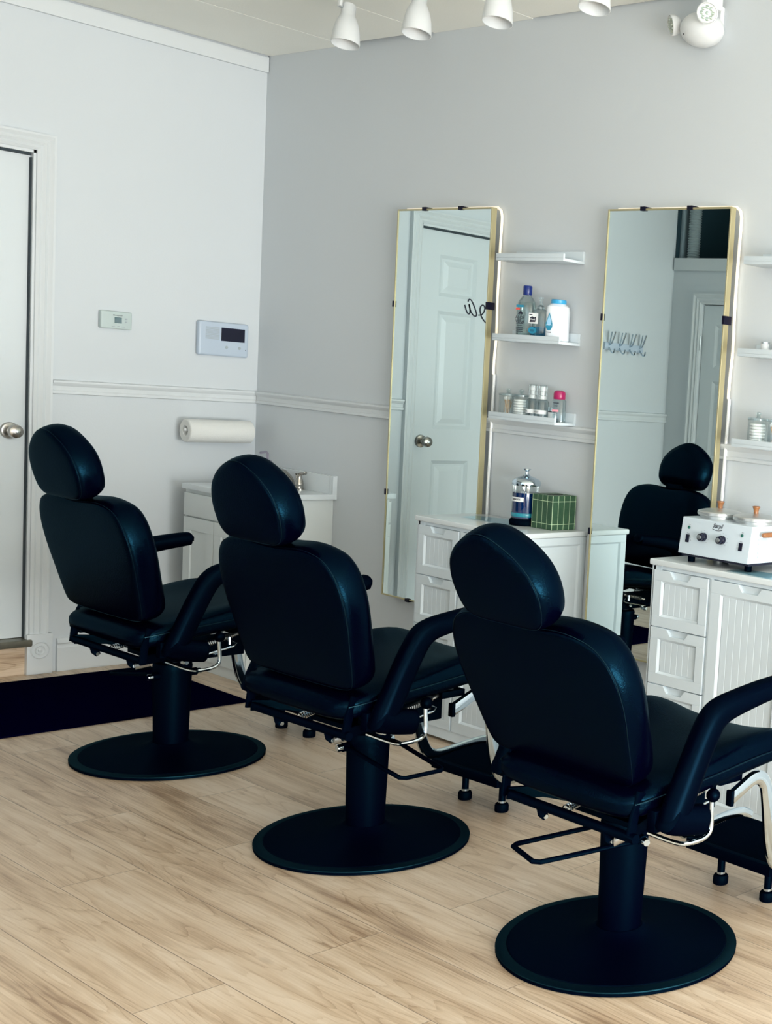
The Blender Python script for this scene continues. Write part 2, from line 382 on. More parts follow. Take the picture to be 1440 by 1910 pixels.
# left wall with a side window
b = MB(); b.box(XL-.12, XL, YF, -5.9, -.1, 3.1); b.box(XL-.12, XL, -2.4, .12, -.1, 3.1); b.box(XL-.12, XL, -5.9, -2.4, -.1, .6); b.box(XL-.12, XL, -5.9, -2.4, 2.75, 3.1)
b.build('wall_left', WALL, smooth=False)['kind'] = 'structure'
w = struct(thing('window_3', None, None))
b = MB(); b.box(XL-.09, XL-.03, -5.9, -5.85, .6, 2.75); b.box(XL-.09, XL-.03, -2.45, -2.4, .6, 2.75); b.box(XL-.09, XL-.03, -5.85, -2.45, .6, .65); b.box(XL-.09, XL-.03, -5.85, -2.45, 2.70, 2.75)
b.build('window_frame', ALU, w, smooth=False)
MB().box(XL-.065, XL-.058, -5.85, -2.45, .65, 2.70).build('pane', GLASS, w, smooth=False)
# ceiling of white panels with open joints; it stops short over the partitioned corner
b = MB()
ys = [.0, -.590, -1.176, -1.762, -2.348, -2.934, -3.52, -4.106, -4.69, -5.28, -5.87, -6.45, -7.04, -7.62, -8.2, -8.8, -9.4, -10., -10.6, YF]
for i in range(len(ys)-1):
    y1, y0 = ys[i]-(.024 if i == 0 else .003), ys[i+1]+.003
    edge = -.024 if i == 1 else (-.001 if i in (0, 2) else -.011)
    xa = PX+.02 if i < 4 else XL
    xs = [edge, -1.35, -2.70] if i < 4 else [edge, -1.35, -2.70, -4.05, XL]
    for k in range(len(xs)-1):
        b.box(xs[k+1]+.002, xs[k], y0, y1, H, H+.015)
b.mi = 1; b.box(PX, 0, -2.36, 0, H+.03, H+.04); b.box(XL, 0, YF, -2.36, H+.03, H+.04)
b.build('ceiling', [CEIL, GAP], smooth=False)['kind'] = 'structure'
# partition wall (seen in the mirrors) with its own door, dark void above
PZ = 2.155
PY0, PY1, PDZ = -1.02, -.257, 1.88
b = MB(); b.box(PX-.1, PX, PY1, 0, 0, PZ); b.box(PX-.1, PX, -2.34, PY0, 0, PZ); b.box(PX-.1, PX, PY0, PY1, PDZ, PZ); b.box(PX-.1, PX-.09, PY0, PY1, 0, PDZ)
b.build('wall_partition', WALL, smooth=False)['kind'] = 'structure'
b = MB(); b.box(XL, PX-.1, -2.44, -2.34, 0, 3.1); b.box(PX-.1, PX, -2.44, -2.34, 0, 3.1)
b.build('wall_partition_side', WALL, smooth=False)['kind'] = 'structure'
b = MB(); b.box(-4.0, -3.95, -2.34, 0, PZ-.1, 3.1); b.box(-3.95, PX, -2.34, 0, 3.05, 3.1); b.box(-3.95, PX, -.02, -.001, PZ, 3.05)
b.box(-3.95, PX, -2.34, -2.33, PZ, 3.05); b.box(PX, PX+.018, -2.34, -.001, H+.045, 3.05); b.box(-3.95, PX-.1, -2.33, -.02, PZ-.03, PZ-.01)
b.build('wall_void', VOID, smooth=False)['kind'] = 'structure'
MB().box(PX, PX+.018, -2.34, -.012, PZ-.075, PZ).build('trim_5', TRIM, bevel=.002)['kind'] = 'structure'
hose = MB(); pr = []
for k in range(60):
    z = PZ-.06+.9*k/60; pr += [(.034, z), (.039, z+.0035), (.039, z+.008), (.034, z+.0115)]
hose.lathe(pr, (PX-.055, -.100, 0), 20)
o = hose.build('flexible_duct', DUCT); tag(o, 'ribbed grey flexible duct rising above the partition, seen in the right mirror', 'duct')
b = MB(); b.box(PX-.09, PX-.012, -.046, -.022, PZ-.01, 3.04); o = b.build('pipe_casing', PIPE, bevel=.003); tag(o, 'grey boxed pipe casing in the corner next to the ribbed duct', 'pipe casing')
# trims: flat band under the ceiling on the back wall, chair rails, base boards
MB().box(XL+2.9, -.003, -.018, 0, 2.607, 2.672).build('trim_1', TRIM, bevel=.002)['kind'] = 'structure'
RP = [(0, 1.139), (.006, 1.139), (.014, 1.142), (.014, 1.152), (.009, 1.156), (.011, 1.172), (.017, 1.178), (.021, 1.186), (.021, 1.193), (.0, 1.197)]
def rail(name, a, c, axis):
    b = MB(); n = len(RP)
    if axis == 'x': vs = [(a, -w, z) for w, z in RP]+[(c, -w, z) for w, z in RP]
    else: vs = [(-w, a, z) for w, z in RP]+[(-w, c, z) for w, z in RP]
    b.add(vs, [tuple(range(n)), tuple(range(2*n-1, n-1, -1))]+[(i, (i+1) % n, n+(i+1) % n, n+i) for i in range(n)])
    return struct(b.build(name, TRIM, angle=20))
rail('trim_2', -.85, 0, 'x'); rail('trim_3', PX, -1.835, 'x'); rail('trim_4', -.021, -5.5, 'y')
BP = [(0, 0), (.016, 0), (.016, .098), (.012, .106), (.012, .112), (.018, .118), (.016, .128), (.010, .136), (0, .140)]
def base(name, a, c, axis):
    b = MB(); n = len(BP)
    if axis == 'x': vs = [(a, -w, z) for w, z in BP]+[(c, -w, z) for w, z in BP]
    else: vs = [(-w, a, z) for w, z in BP]+[(-w, c, z) for w, z in BP]
    b.add(vs, [tuple(range(n)), tuple(range(2*n-1, n-1, -1))]+[(i, (i+1) % n, n+(i+1) % n, n+i) for i in range(n)])
    return struct(b.build(name, TRIM, angle=20))
base('baseboard_back', -.815, 0, 'x'); base('baseboard_back_left', PX, -1.87, 'x'); base('baseboard_right', -.02, -5.5, 'y')

# entrance door ------------------------------------------------
def panel_door(name, x0, x1, z0, z1, T, w0, hinge_right, cols, rows):
    """Slab in the local frame of T (u across, v up, w outwards) with raised panels."""
    d = struct(thing(name, None, None))
    b = MB()
    # slab built from stiles, rails and sunk raised fields
    us = sorted({x0, x1, *[c for cc in cols for c in cc]}); vs_ = sorted({z0, z1, *[r for rr in rows for r in rr]})
    def is_panel(u, v): return any(a < u < c for a, c in cols) and any(a < v < c for a, c in rows)
    for i in range(len(us)-1):
        for j in range(len(vs_)-1):
            if not is_panel((us[i]+us[i+1])/2, (vs_[j]+vs_[j+1])/2): b.box(us[i], us[i+1], vs_[j], vs_[j+1], w0-.035, w0, T)
    slab = b
    for a, c in cols:
        for r0, r1 in rows:
            q = [(0, 0), (.018, -.010), (.030, -.010), (.055, -.003)]
            vs = []; fs = []
            for off, dep in q:
                vs += [T(p) for p in ((a+off, r0+off, w0+dep), (c-off, r0+off, w0+dep), (c-off, r1-off, w0+dep), (a+off, r1-off, w0+dep))]
            for k in range(len(q)-1):
                for s in range(4): fs.append((k*4+s, k*4+(s+1) % 4, (k+1)*4+(s+1) % 4, (k+1)*4+s))
            fs.append(tuple((len(q)-1)*4+s for s in range(4)))
            slab.add(vs, fs)
    bm_ = slab.build('door_slab', DOORP, d, smooth=False)
    return d
T0 = FY(0.0)
door = panel_door('door_1', DX0+.003, DX1-.009, .149, DZ1-.022, T0, -.028, True, ((-1.62, -1.40), (-1.285, -1.055)), ((.30, .885), (1.05, 1.66), (1.735, 1.945)))
b = MB(); b.lathe([(.0335, 0), (.0335, .004), (.030, .009), (.014, .012), (.012, .030), (.016, .034), (.0255, .044), (.0275, .056), (.0245, .068), (.015, .073), (.004, .074)], T=lambda p: (p[0]-.985, .028-p[2], p[1]+.985), n=28)
kb = b.build('door_knob', NICKEL, door)
MB().lathe([(.007, 0), (.007, .003), (.004, .004)], T=lambda p: (p[0]-.985, -.0455-p[2], p[1]+.985), n=14).build('keyhole', ZINC, kb)
b = MB(); b.box(DX1-.009, DX1, -.001, .10, .149, DZ1); b.box(DX0, DX0+.003, -.001, .10, .149, DZ1); b.box(DX0, DX1, -.001, .10, DZ1-.012, DZ1); b.build('door_jamb', TRIM, door, smooth=False)
b = MB(); b.box(DX1-.0128, DX1-.010, .010, .030, .149, DZ1-.03); b.box(DX0+.01, DX1-.012, .012, .03, DZ1-.021, DZ1-.0125); b.build('weather_strip', mat('grey_seal', (.035, .05, .06), .8), door, smooth=False)
MB().box(DX0, DX1+.004, -.035, .10, .118, .147).build('threshold', BRONZE, door, bevel=.008, seg=3)
MB().box(DX0, DX1-.002, -.006, .02, 0, .118).build('step_riser', RISERM, door, smooth=False)
# script lettering on the door, read in the mirror
def stroke(pts, r, T, b):
    P = smoothpath([(u, v, 0) for u, v in pts], 6)
    b.tube([T(p) for p in P], r, 6, ry=.0006, up=(0, 0, 1))
TL = FY(.0275)
b = MB()
def ribbon(pts, r):
    pts = [(-1.275+(u_+1.24)*1.12, 1.683+(v_-1.683)*1.12) for u_, v_ in pts]; r *= 1.1
    P = smoothpath([(u, v, 0) for u, v in pts], 6); n = len(P); vs = []; fs = []
    for i, p in enumerate(P):
        t = (P[min(i+1, n-1)]-P[max(i-1, 0)]).normalized(); nn = Vector((-t.y, t.x, 0))
        k = r*(.65+.45*abs(t.y))
        vs += [TL(((p+nn*k).x, (p+nn*k).y, .0006)), TL(((p-nn*k).x, (p-nn*k).y, .0006))]
    for i in range(n-1): fs.append((2*i, 2*i+1, 2*i+3, 2*i+2))
    b.add(vs, fs)
#LETTER
ribbon([(-1.318, 1.628), (-1.300, 1.642), (-1.284, 1.662), (-1.276, 1.690), (-1.281, 1.708), (-1.292, 1.714), (-1.302, 1.704), (-1.300, 1.686), (-1.286, 1.668), (-1.266, 1.664)], .0036)
ribbon([(-1.205, 1.720), (-1.212, 1.732), (-1.224, 1.728), (-1.239, 1.707), (-1.256, 1.672), (-1.254, 1.658), (-1.240, 1.660), (-1.222, 1.680), (-1.212, 1.710)], .0036)
ribbon([(-1.212, 1.710), (-1.218, 1.690), (-1.219, 1.670), (-1.210, 1.664), (-1.198, 1.680), (-1.188, 1.704)], .0036)
lt = b.build('lettering', INK, door, smooth=False); lt['label'] = 'black script lettering'

# door casing with mitred fluted profile and rosette plinth blocks
CP = [(0, 0), (0, .010), (.010, .016), (.018, .012), (.030, .020), (.042, .014), (.056, .024), (.064, .024), (.066, .0)]
def casing(name, x0, x1, z0, z1, T, blocks=True):
    d = struct(thing(name, None, None)); b = MB(); n = len(CP); vs = []; fs = []
    path = [((x0, z0), (-1, 0)), ((x0, z1), (-1, 1)), ((x1, z1), (1, 1)), ((x1, z0), (1, 0))]
    for (u, v), (du, dv) in path:
        for o, w in CP: vs.append(T((u+du*o, v+dv*o, w)))
    for k in range(3):
        for i in range(n-1): fs.append((k*n+i, k*n+i+1, (k+1)*n+i+1, (k+1)*n+i))
    b.add(vs, fs); b.build('casing', TRIM, d, angle=15)
    if blocks:
        for s, xc in ((-1, x0-.033), (1, x1+.033)):
            q = MB(); hw = .047
            q.box(xc-hw, xc+hw, 0, z0, 0, .026, T)
            pl = q.build('plinth_block', TRIM, d, bevel=.002)
            ro = MB(); ro.lathe([(.036, 0), (.036, .001), (.033, .0035), (.030, .0005), (.020, .0005), (.018, .004), (.014, .0005), (.008, .0005), (.007, .005), (.003, .0065), (.0005, .0067)],
                                T=lambda p: T((xc+p[0], z0*.60+p[1], .026+p[2])), n=28)
            ro.build('rosette', TRIM, pl)
    return d
casing('trim_6', DX0, DX1, .165, DZ1, T0)
# partition door and casing
TP = lambda p: (PX+p[2], p[0], p[1])
pd = panel_door('door_2', PY0+.004, PY1-.004, .01, PDZ-.004, TP, -.012, True, ((-.92, -.70), (-.58, -.36)), ((.22, .80), (.95, 1.42), (1.50, 1.76)))
for z in (1.60, .95, .25):
    MB().lathe([(.006, 0), (.006, .09)], (PX+.004, PY1-.002, z), 10).build('hinge', ZINC, pd)
casing('trim_7', PY0, PY1, 0, PDZ, TP, False)
#@@WALLTHINGS
# ================================================================= THINGS ON THE WALLS
# thermostat
t = thing('thermostat', 'small pale thermostat with a tiny dark display on the back wall', 'thermostat', (-.619, 0, 1.455))
b = MB(); b.box(-.061, .061, -.024, 0, -.036, .036); b.build('housing', PLG, t, bevel=.006, seg=3)
MB().box(-.008, .020, -.0252, -.024, -.012, .012).build('display', LCD, t, smooth=False)
b = MB(); b.box(.033, .041, -.026, -.024, .004, .010); b.box(.033, .041, -.026, -.024, -.008, -.002); b.box(-.018, -.006, -.025, -.024, -.028, -.025); b.box(.004, .012, -.025, -.024, -.026, -.023); b.box(.020, .032, -.025, -.024, -.027, -.024)
b.build('button', GREYP, t, smooth=False)
text('Honeywell', .0085, lambda p: (p[0]+.004, -.0243-p[2], p[1]+.020), INK, t)
# alarm keypad
t = thing('alarm_panel', 'white wall alarm keypad with a black screen and speaker grille', 'alarm panel', (-.172, 0, 1.415))
MB().box(-.111, .111, -.028, 0, -.074, .074).build('housing', PLW2, t, bevel=.010, seg=4)
MB().box(-.013, .092, -.0292, -.028, -.007, .051).build('screen', SCREEN, t, smooth=False)
b = MB()
for k in range(13): b.box(-.082, -.022, -.0290, -.028, -.002+k*.0042, -.0000+k*.0042)
b.build('speaker_grille', GREYP, t, smooth=False)
for x in (.012, .070): MB().lathe([(.0065, 0), (.0060, .0012)], T=lambda p: (x+p[0], -.028-p[2], -.034+p[1]), n=16).build('button', GREYP, t)
MB().lathe([(.0018, 0), (.0016, .001)], T=lambda p: (.098+p[0], -.028-p[2], -.040+p[1]), n=8).build('indicator', INK, t)
# paper towel roll
t = thing('paper_towel_roll', 'white paper towel roll on a holder on the back wall', 'paper towel', (-.205, -.085, 1.012))
b = MB(); n = 36; vs = []; fs = []
for x, r in ((-.153, .0215), (-.155, .0225), (-.155, .046), (-.152, .050), (.126, .050), (.129, .046), (.129, .020), (.127, .019)):
    for k in range(n): a = 2*PI*k/n; vs.append((x, r*math.cos(a), r*math.sin(a)))
for j in range(8):
    for k in range(n): fs.append((j*n+k, j*n+(k+1) % n, ((j+1) % 8)*n+(k+1) % n, ((j+1) % 8)*n+k))
b.add(vs, fs); b.build('roll', PAPER, t)
h = thing('towel_holder', 'white wall bracket carrying the paper towel roll', 'towel holder', (-.205, -.085, 1.012))
b = MB(); b.tube([(-.150, 0, .004), (.140, 0, .004)], .0075, 12); b.ball((-.153, 0, .004), .0085)
b.tube([(.136, 0, .004), (.138, .02, .015), (.138, .080, .03)], .005, 10)
b.box(-.06, .142, .079, .085, .018, .042); b.build('bracket', PLW, h)
MB().lathe([(.0212, -.135), (.0212, .120)], T=lambda p: (p[2], p[0], p[1])).build('hole_shade', GAP, t)  # black plug, paints the shade inside the hole of the roll
bpy.data.objects['hole_shade'].scale = (1, .99, .99)

# coat rack on the back wall, seen in the right mirror
t = thing('coat_rack', 'coat rack of four curved hooks, reflected in the right mirror', 'coat rack', (-2.33, 0, 1.575))
MB().box(-.155, .155, -.014, 0, -.022, .022).build('back_plate', PLW2, t, bevel=.003)
for k in range(4):
    x = -.125+k*.083; b = MB()
    b.tube(smoothpath([(x, -.014, .010), (x, -.030, .014), (x+.004, -.050, .040), (x+.012, -.075, .085)], 4), .0045, 8)
    b.tube(smoothpath([(x, -.014, .004), (x-.003, -.022, .045), (x-.004, -.030, .085)], 4), .0040, 8)
    b.tube(smoothpath([(x, -.014, -.008), (x, -.035, -.032), (x+.006, -.060, -.038), (x+.010, -.072, -.014)], 4), .0045, 8)
    b.build('hook', CHROME, t)

# mirrors -----------------------------------------------------
def wall_mirror(y1, y0, z0, z1, label):
    t = thing('wall_mirror', label, 'mirror', (0, (y0+y1)/2, z0)); yc = (y0+y1)/2
    a, c, h = y0-yc, y1-yc, z1-z0; XF = -.050
    b = MB(); fw = .0065
    b.box(XF, -.027, a, a+fw, 0, h); b.box(XF, -.027, c-fw, c, 0, h); b.box(XF, -.027, a+fw, c-fw, 0, fw); b.box(XF, -.027, a+fw, c-fw, h-fw, h)
    b.build('frame', GOLD, t, bevel=.001, seg=1)
    MB().box(XF+.003, -.024, a+fw, c-fw, fw, h-fw).build('glass', MIRR, t, smooth=False)
    def clip(y, z, sy, sz):
        MB().box(XF-.004, -.020, y-sy, y+sy, z-sz, z+sz).build('clip', CLIP, t, bevel=.001)
    for y in (a+.32*(c-a), a+.70*(c-a)): clip(y, h-.001, .012, .007); clip(y, .001, .012, .007)
    clip(a+.001, .68*h+.132, .006, .014); clip(c-.001, .68*h+.125, .004, .012); clip(c-.001, .28*h-.012, .004, .012)
    # flexible light strip round the back edge, lit in its upper part, sagging a little
    def side(s, y, za, zb, n=26):
        return [(-.012-.0012*math.sin(k*.6+s), y+.0022*math.sin(k*.43+s), za+(zb-za)*k/n) for k in range(n+1)]
    ya, yb = a-.010, c+.004
    top = side(1., ya, h*.60, h-.03)+[(-.013, ya+.004, h-.008), (-.013, ya+.020, h+.003)]+[(-.013, ya+.02+(yb-ya-.04)*k/14, h+.004) for k in range(1, 15)]+[(-.013, yb-.004, h-.008)]+side(2., yb, h*.60, h-.03)[::-1]
    MB().tube(top, .0050, 8).build('light_strip', LED, t)
    MB().tube(side(1., ya, .02, h*.60), .0056, 8).build('light_strip', LEDOFF, t)
    b = MB(); b.box(-.022, 0, a+.04, a+.06, .1, h-.1); b.box(-.022, 0, c-.06, c-.04, .1, h-.1); b.build('mounting_strip', GAP, t, smooth=False)
    return t
wall_mirror(-1.0606, -1.6433, .420, 1.9865, 'left gold-framed wall mirror, reflecting the panelled door')
wall_mirror(-2.2661, -2.8418, .405, 1.9690, 'right gold-framed wall mirror, reflecting coat hooks and a dark chair')

# picture-ledge shelves
def shelf(y1, y0, z, label, grp):
    t = thing('wall_shelf', label, 'shelf', (0, (y0+y1)/2, z), group=grp); hw = (y1-y0)/2
    b = MB(); b.box(-.100, 0, -hw, hw, 0, .010); b.build('shelf_board', PLW2 if False else CABW, t, bevel=.0012)
    MB().box(-.100, -.092, -hw, hw, .010, .026).build('front_lip', CABW, t, bevel=.0012)
    MB().box(-.008, 0, -hw, hw, .010, .045).build('back_lip', CABW, t, bevel=.0012)
    return t
for (y1, y0, zs, who) in ((-1.742, -2.108, (1.782, 1.487, 1.196), 'between the mirrors'), (-2.952, -3.32, (1.777, 1.484, 1.193), 'right of the right mirror')):
    for z, w in zip(zs, ('top', 'middle', 'lowest')):
        lab = {'top': 'empty white ledge shelf, highest of the three ', 'middle': 'white ledge shelf, middle of the three ', 'lowest': 'white ledge shelf, lowest of the three '}[w]+who
        if w == 'top' and who.startswith('right'): lab = 'white ledge shelf, highest of the three right of the right mirror'
        shelf(y1, y0, z, lab, 'white ledge shelves '+who)
#@@SHELFITEMS
# ---- items on the shelves (x centre about -.05)
def bottle(prof, mat_, loc, name, label, cat, sx=1., sy=1., ex=2., grp=None):
    t = thing(name, label, cat, loc, group=grp)
    MB().lathe(prof, n=28, sx=sx, sy=sy, ex=ex).build('body', mat_, t); return t
TXo = lambda x, y, z: (lambda p: (x-p[2], y-p[0], z+p[1]))
# aloe gel bottle
t = bottle([(.032, 0), (.035, .004), (.036, .10), (.036, .118), (.031, .140), (.021, .155), (.014, .162), (.014, .168)], CLEARW, (-.050, -1.868, 1.497), 'gel_bottle', 'tall clear bottle with a dark blue cap, leftmost on the middle shelf', 'bottle', sx=.68, ex=2.6)
MB().lathe([(.0155, .164), (.0165, .166), (.0165, .196), (.015, .199)], n=24).build('cap', NAVYP, t)
MB().lathe([(.030, .004), (.033, .010), (.0335, .115), (.028, .138)], n=24, sx=.62, ex=2.6).build('gel', clear('pale_gel', (.88, .94, .93), .05), t)
b = MB(); b.box(-.0262, -.0256, .002, .030, .118, .126); bb = b.build('label_band', TEALP, t, smooth=False)
b = MB(); b.box(-.0262, -.0256, .016, .031, .108, .115); b.build('label_band', REDP, t, smooth=False)
b = MB(); b.prism([(-.022, .090), (-.019, .099), (-.012, .106), (-.006, .099), (-.003, .090), (-.008, .094), (-.0095, .089), (-.0125, .096), (-.0155, .089), (-.017, .094)], 0, .0006, TXo(-.0256, 0, 0)); b.build('label_emblem', INK, t, smooth=False)
text('ALOE', .0165, TXo(-.0258, .014, .080), INK, t, sx=.85, bold=.0003); text('VERA', .0165, TXo(-.0258, .014, .066), INK, t, sx=.85, bold=.0003)
b = MB()
for k, (w, z) in enumerate(((.028, .057), (.018, .050), (.026, .043), (.028, .039), (.024, .035), (.026, .028))): b.box(-.0262, -.0257, .014-w/2, .014+w/2, z, z+.002)
b.build('small_print', INK, t, smooth=False)
t.rotation_euler.z = math.radians(28)
# hand sanitizer
t = bottle([(.032, 0), (.0345, .003), (.035, .085), (.033, .100), (.022, .112), (.014, .116)], CLEAR, (-.050, -1.945, 1.497), 'sanitizer_bottle', 'clear hand sanitizer bottle with a blue label and pump', 'bottle', sx=.66, ex=2.8)
MB().lathe([(.030, .003), (.0325, .006), (.033, .050)], n=24, sx=.62, ex=2.8).build('gel', GELT, t)
MB().lathe([(.014, .114), (.014, .124), (.011, .126), (.006, .130), (.005, .150), (.009, .152), (.009, .158)], n=20).build('pump', CLEARW, t)
b = MB(); b.box(-.0248, -.0243, -.002, .034, .060, .098); b.build('label', WHITEP, t, smooth=False)
b = MB(); b.prism([(-.030, .064), (-.008, .066), (-.006, .086), (-.012, .082), (-.020, .086), (-.028, .082)], 0, .0006, TXo(-.0249, 0, 0)); b.build('label_emblem', INK, t, smooth=False)
text('Purell', .0085, TXo(-.0253, .0185, .075), WHITEP, t, sx=.9, shear=.2, bold=.0002)
b = MB(); b.lathe([(.016, 0), (.016, .0005)], T=lambda p: (-.0249-p[2], .018+p[0], .035+p[1]*.75), n=24); b.build('label_disc', TEALP, t, smooth=False)
b = MB(); [b.box(-.0256, -.0250, .012, .026, z, z+.0018) for z in (.036, .032, .014, .008)]; b.build('small_print', INK, t, smooth=False)
MB().box(-.0250, -.0247, .020, .032, .0905, .0935).build('label_band', INK, t, smooth=False)
t.rotation_euler.z = math.radians(26)
# baby powder
t = bottle([(.038, 0), (.041, .004), (.041, .112), (.038, .126), (.026, .134), (.025, .137)], BOTW, (-.050, -2.040, 1.497), 'powder_bottle', 'white powder bottle with a light blue cap and teardrop label', 'bottle', sx=.66, ex=3.0)
MB().lathe([(.0265, .136), (.0275, .138), (.0275, .149), (.025, .151)], n=24).build('cap', BLUEP, t)
drop = [(0, .040)]+[(.0125*math.sin(a), -.004-.020*math.cos(a)*1.0) for a in [PI*2*k/20 for k in range(-7, 8)]][::-1]
b = MB(); b.prism([(-.022+u, .062+v) for u, v in drop], 0, .0006, TXo(-.0286, 0, 0)); b.build('label_drop', TEALP, t, smooth=False)
b = MB(); b.prism([(-.022+u*.62, .070+v*.62) for u, v in drop], .0006, .001, TXo(-.0286, 0, 0)); b.build('label_drop', PALEB, t, smooth=False)
text("Johnson's", .0070, TXo(-.0297, .022, .058), WHITEP, t, sx=.75)
b = MB(); b.box(-.0290, -.0284, .014, .031, .030, .0325); b.box(-.0290, -.0284, .024, .026, .010, .016); b.build('small_print', INK, t, smooth=False)
t.rotation_euler.z = math.radians(30)
# low shelf
def jar(loc, label, content, grp):
    t = thing('storage_jar', label, 'jar', loc, group=grp)
    b = MB(); b.lathe([(.030, 0), (.033, .002), (.0335, .080), (.031, .084)], n=32); b.build('body', CLEAR, t)
    b = MB(); b.lathe([(.0345, .080), (.0345, .086), (.030, .088), (.008, .089), (.005, .093), (.0085, .099), (.0085, .104), (.004, .107)], n=28); b.build('lid', CLEARW, t)
    return t
def swabs(c, n, lab, grp):
    me = None
    for k in range(n):
        if me is None:
            b = MB(); b.lathe([(.0011, .006), (.0011, .064)], n=6); b.mi = 1
            for z in (0, .061): b.ball((0, 0, z+.006), .0023, 8, (1, 1, 2.6))
            o = b.build('cotton_swab', [SWAB, COTTON]); me = o
        else: o = me.copy(); COL.objects.link(o)
        a = random.uniform(0, 2*PI); r = random.uniform(.002, .020)
        tx = random.uniform(-.16, .16); ty = random.uniform(-.28, .28)
        o.location = (c[0]+r*math.cos(a)*.8+ty*-.02, c[1]+r*math.sin(a)*.8, c[2]+.003+random.uniform(0, .004)); o.rotation_euler = (tx, ty, 0)
        tag(o, lab, 'cotton swab', grp)
def pads(c, n, lab, grp):
    me = None
    for k in range(n):
        if me is None:
            b = MB(); b.lathe([(.022, 0), (.026, .002), (.027, .005), (.026, .008), (.022, .0095)], n=24); o = me = b.build('cotton_pad', COTTON)
        else: o = me.copy(); COL.objects.link(o)
        o.location = (c[0]+random.uniform(-.001, .001), c[1]+random.uniform(-.001, .001), c[2]+.0025+k*.0097); tag(o, lab, 'cotton pad', grp)
zb = 1.206
jar((-.050, -1.790, zb), 'clear lidded jar of wooden swabs on the lowest shelf between the mirrors', 'swab', 'clear storage jars'); swabs((-.05, -1.790, zb), 16, 'wooden cotton swab standing in the jar between the mirrors', 'wooden cotton swabs in the left jar')
jar((-.050, -1.864, zb), 'clear lidded jar of white cotton pads beside the swab jar', 'pad', 'clear storage jars'); pads((-.05, -1.864, zb), 7, 'white round cotton pad stacked in the jar between the mirrors', 'cotton pads in the left jar')
def pumpb(y, lab, txt):
    t = bottle([(.021, 0), (.0235, .003), (.024, .066), (.020, .074), (.012, .079), (.012, .082)], CLEARW, (-.052, y, zb), 'pump_bottle', lab, 'bottle', grp='clear pump bottles')
    MB().lathe([(.0145, .078), (.0145, .090), (.009, .093), (.009, .106), (.013, .109), (.013, .118), (.008, .125)], n=20).build('pump', PLW, t)
    MB().lathe([(.0165, .080), (.0165, .126), (.012, .131)], n=20).build('cap', CLEAR, t)
    MB().lathe([(.0244, .024), (.0244, .038)], n=28, T=lambda p: (p if False else (-abs(p[0])-.0002 if p[0] < 0 else .0, p[1]*.98, p[2]))).build('label', WHITEP, t)
    text(txt, .008, TXo(-.0252, .002, .031), INK, t, sx=.8)
    return t
pumpb(-1.930, 'clear pump bottle, left of the two beside the cotton jars', 'OIL')
pumpb(-1.984, 'clear pump bottle with a wide white label, right of the two', 'Witch H')
t = bottle([(.012, 0), (.013, .002), (.013, .034)], PLW, (-.045, -2.028, zb), 'small_canister', 'tiny white canister with a dark rim beside the pink-capped bottle', 'canister')
MB().lathe([(.0135, .034), (.0135, .037)], n=20).build('rim', INK, t); MB().lathe([(.0128, .037), (.0128, .052), (.012, .053)], n=20).build('lid', CLEARW, t)
t = bottle([(.022, 0), (.025, .003), (.025, .078), (.021, .084), (.017, .086)], CLEARW, (-.050, -2.071, zb), 'micellar_bottle', 'clear bottle with a magenta cap on the lowest shelf', 'bottle', sx=.8, ex=2.4)
MB().lathe([(.0205, .084), (.0215, .086), (.0215, .104), (.019, .112), (.010, .116)], n=24).build('cap', PINKP, t)
text('GARNIER', .0062, TXo(-.0206, .004, .070), INK, t, bold=.0003, sx=.85)
b = MB(); b.box(-.0204, -.0199, -.006, .018, .038, .046); b.build('label_band', ROSEP, t, smooth=False)
b = MB(); [b.box(-.0206, -.0199, -.002, .015, z, z+.0012) for z in (.062, .057, .052, .032, .026)]; b.build('small_print', INK, t, smooth=False)
t.rotation_euler.z = math.radians(28)
# right-hand shelves
for y, l in ((-3.024, 'small white canister on the middle right shelf, left of the two'), (-3.062, 'small white canister behind the first on the middle right shelf, nearer the edge')):
    t = bottle([(.013, 0), (.014, .002), (.014, .034), (.013, .036)], PLW, (-.050 if y > -3.05 else -.035, y, 1.494), 'small_canister', l, 'canister'); MB().lathe([(.0145, .036), (.0145, .042), (.013, .043)], n=20).build('lid', ZINC, t)
zb = 1.203
jar((-.050, -3.018, zb), 'clear lidded jar of white cotton pads on the lowest right shelf', 'pad', 'clear storage jars'); pads((-.05, -3.018, zb), 7, 'white round cotton pad stacked in the jar right of the mirrors', 'cotton pads in the right jar')
jar((-.050, -3.092, zb), 'clear lidded jar of wooden swabs at the right edge of the picture', 'swab', 'clear storage jars'); swabs((-.05, -3.092, zb), 16, 'wooden cotton swab standing in the jar at the right edge', 'wooden cotton swabs in the right jar')

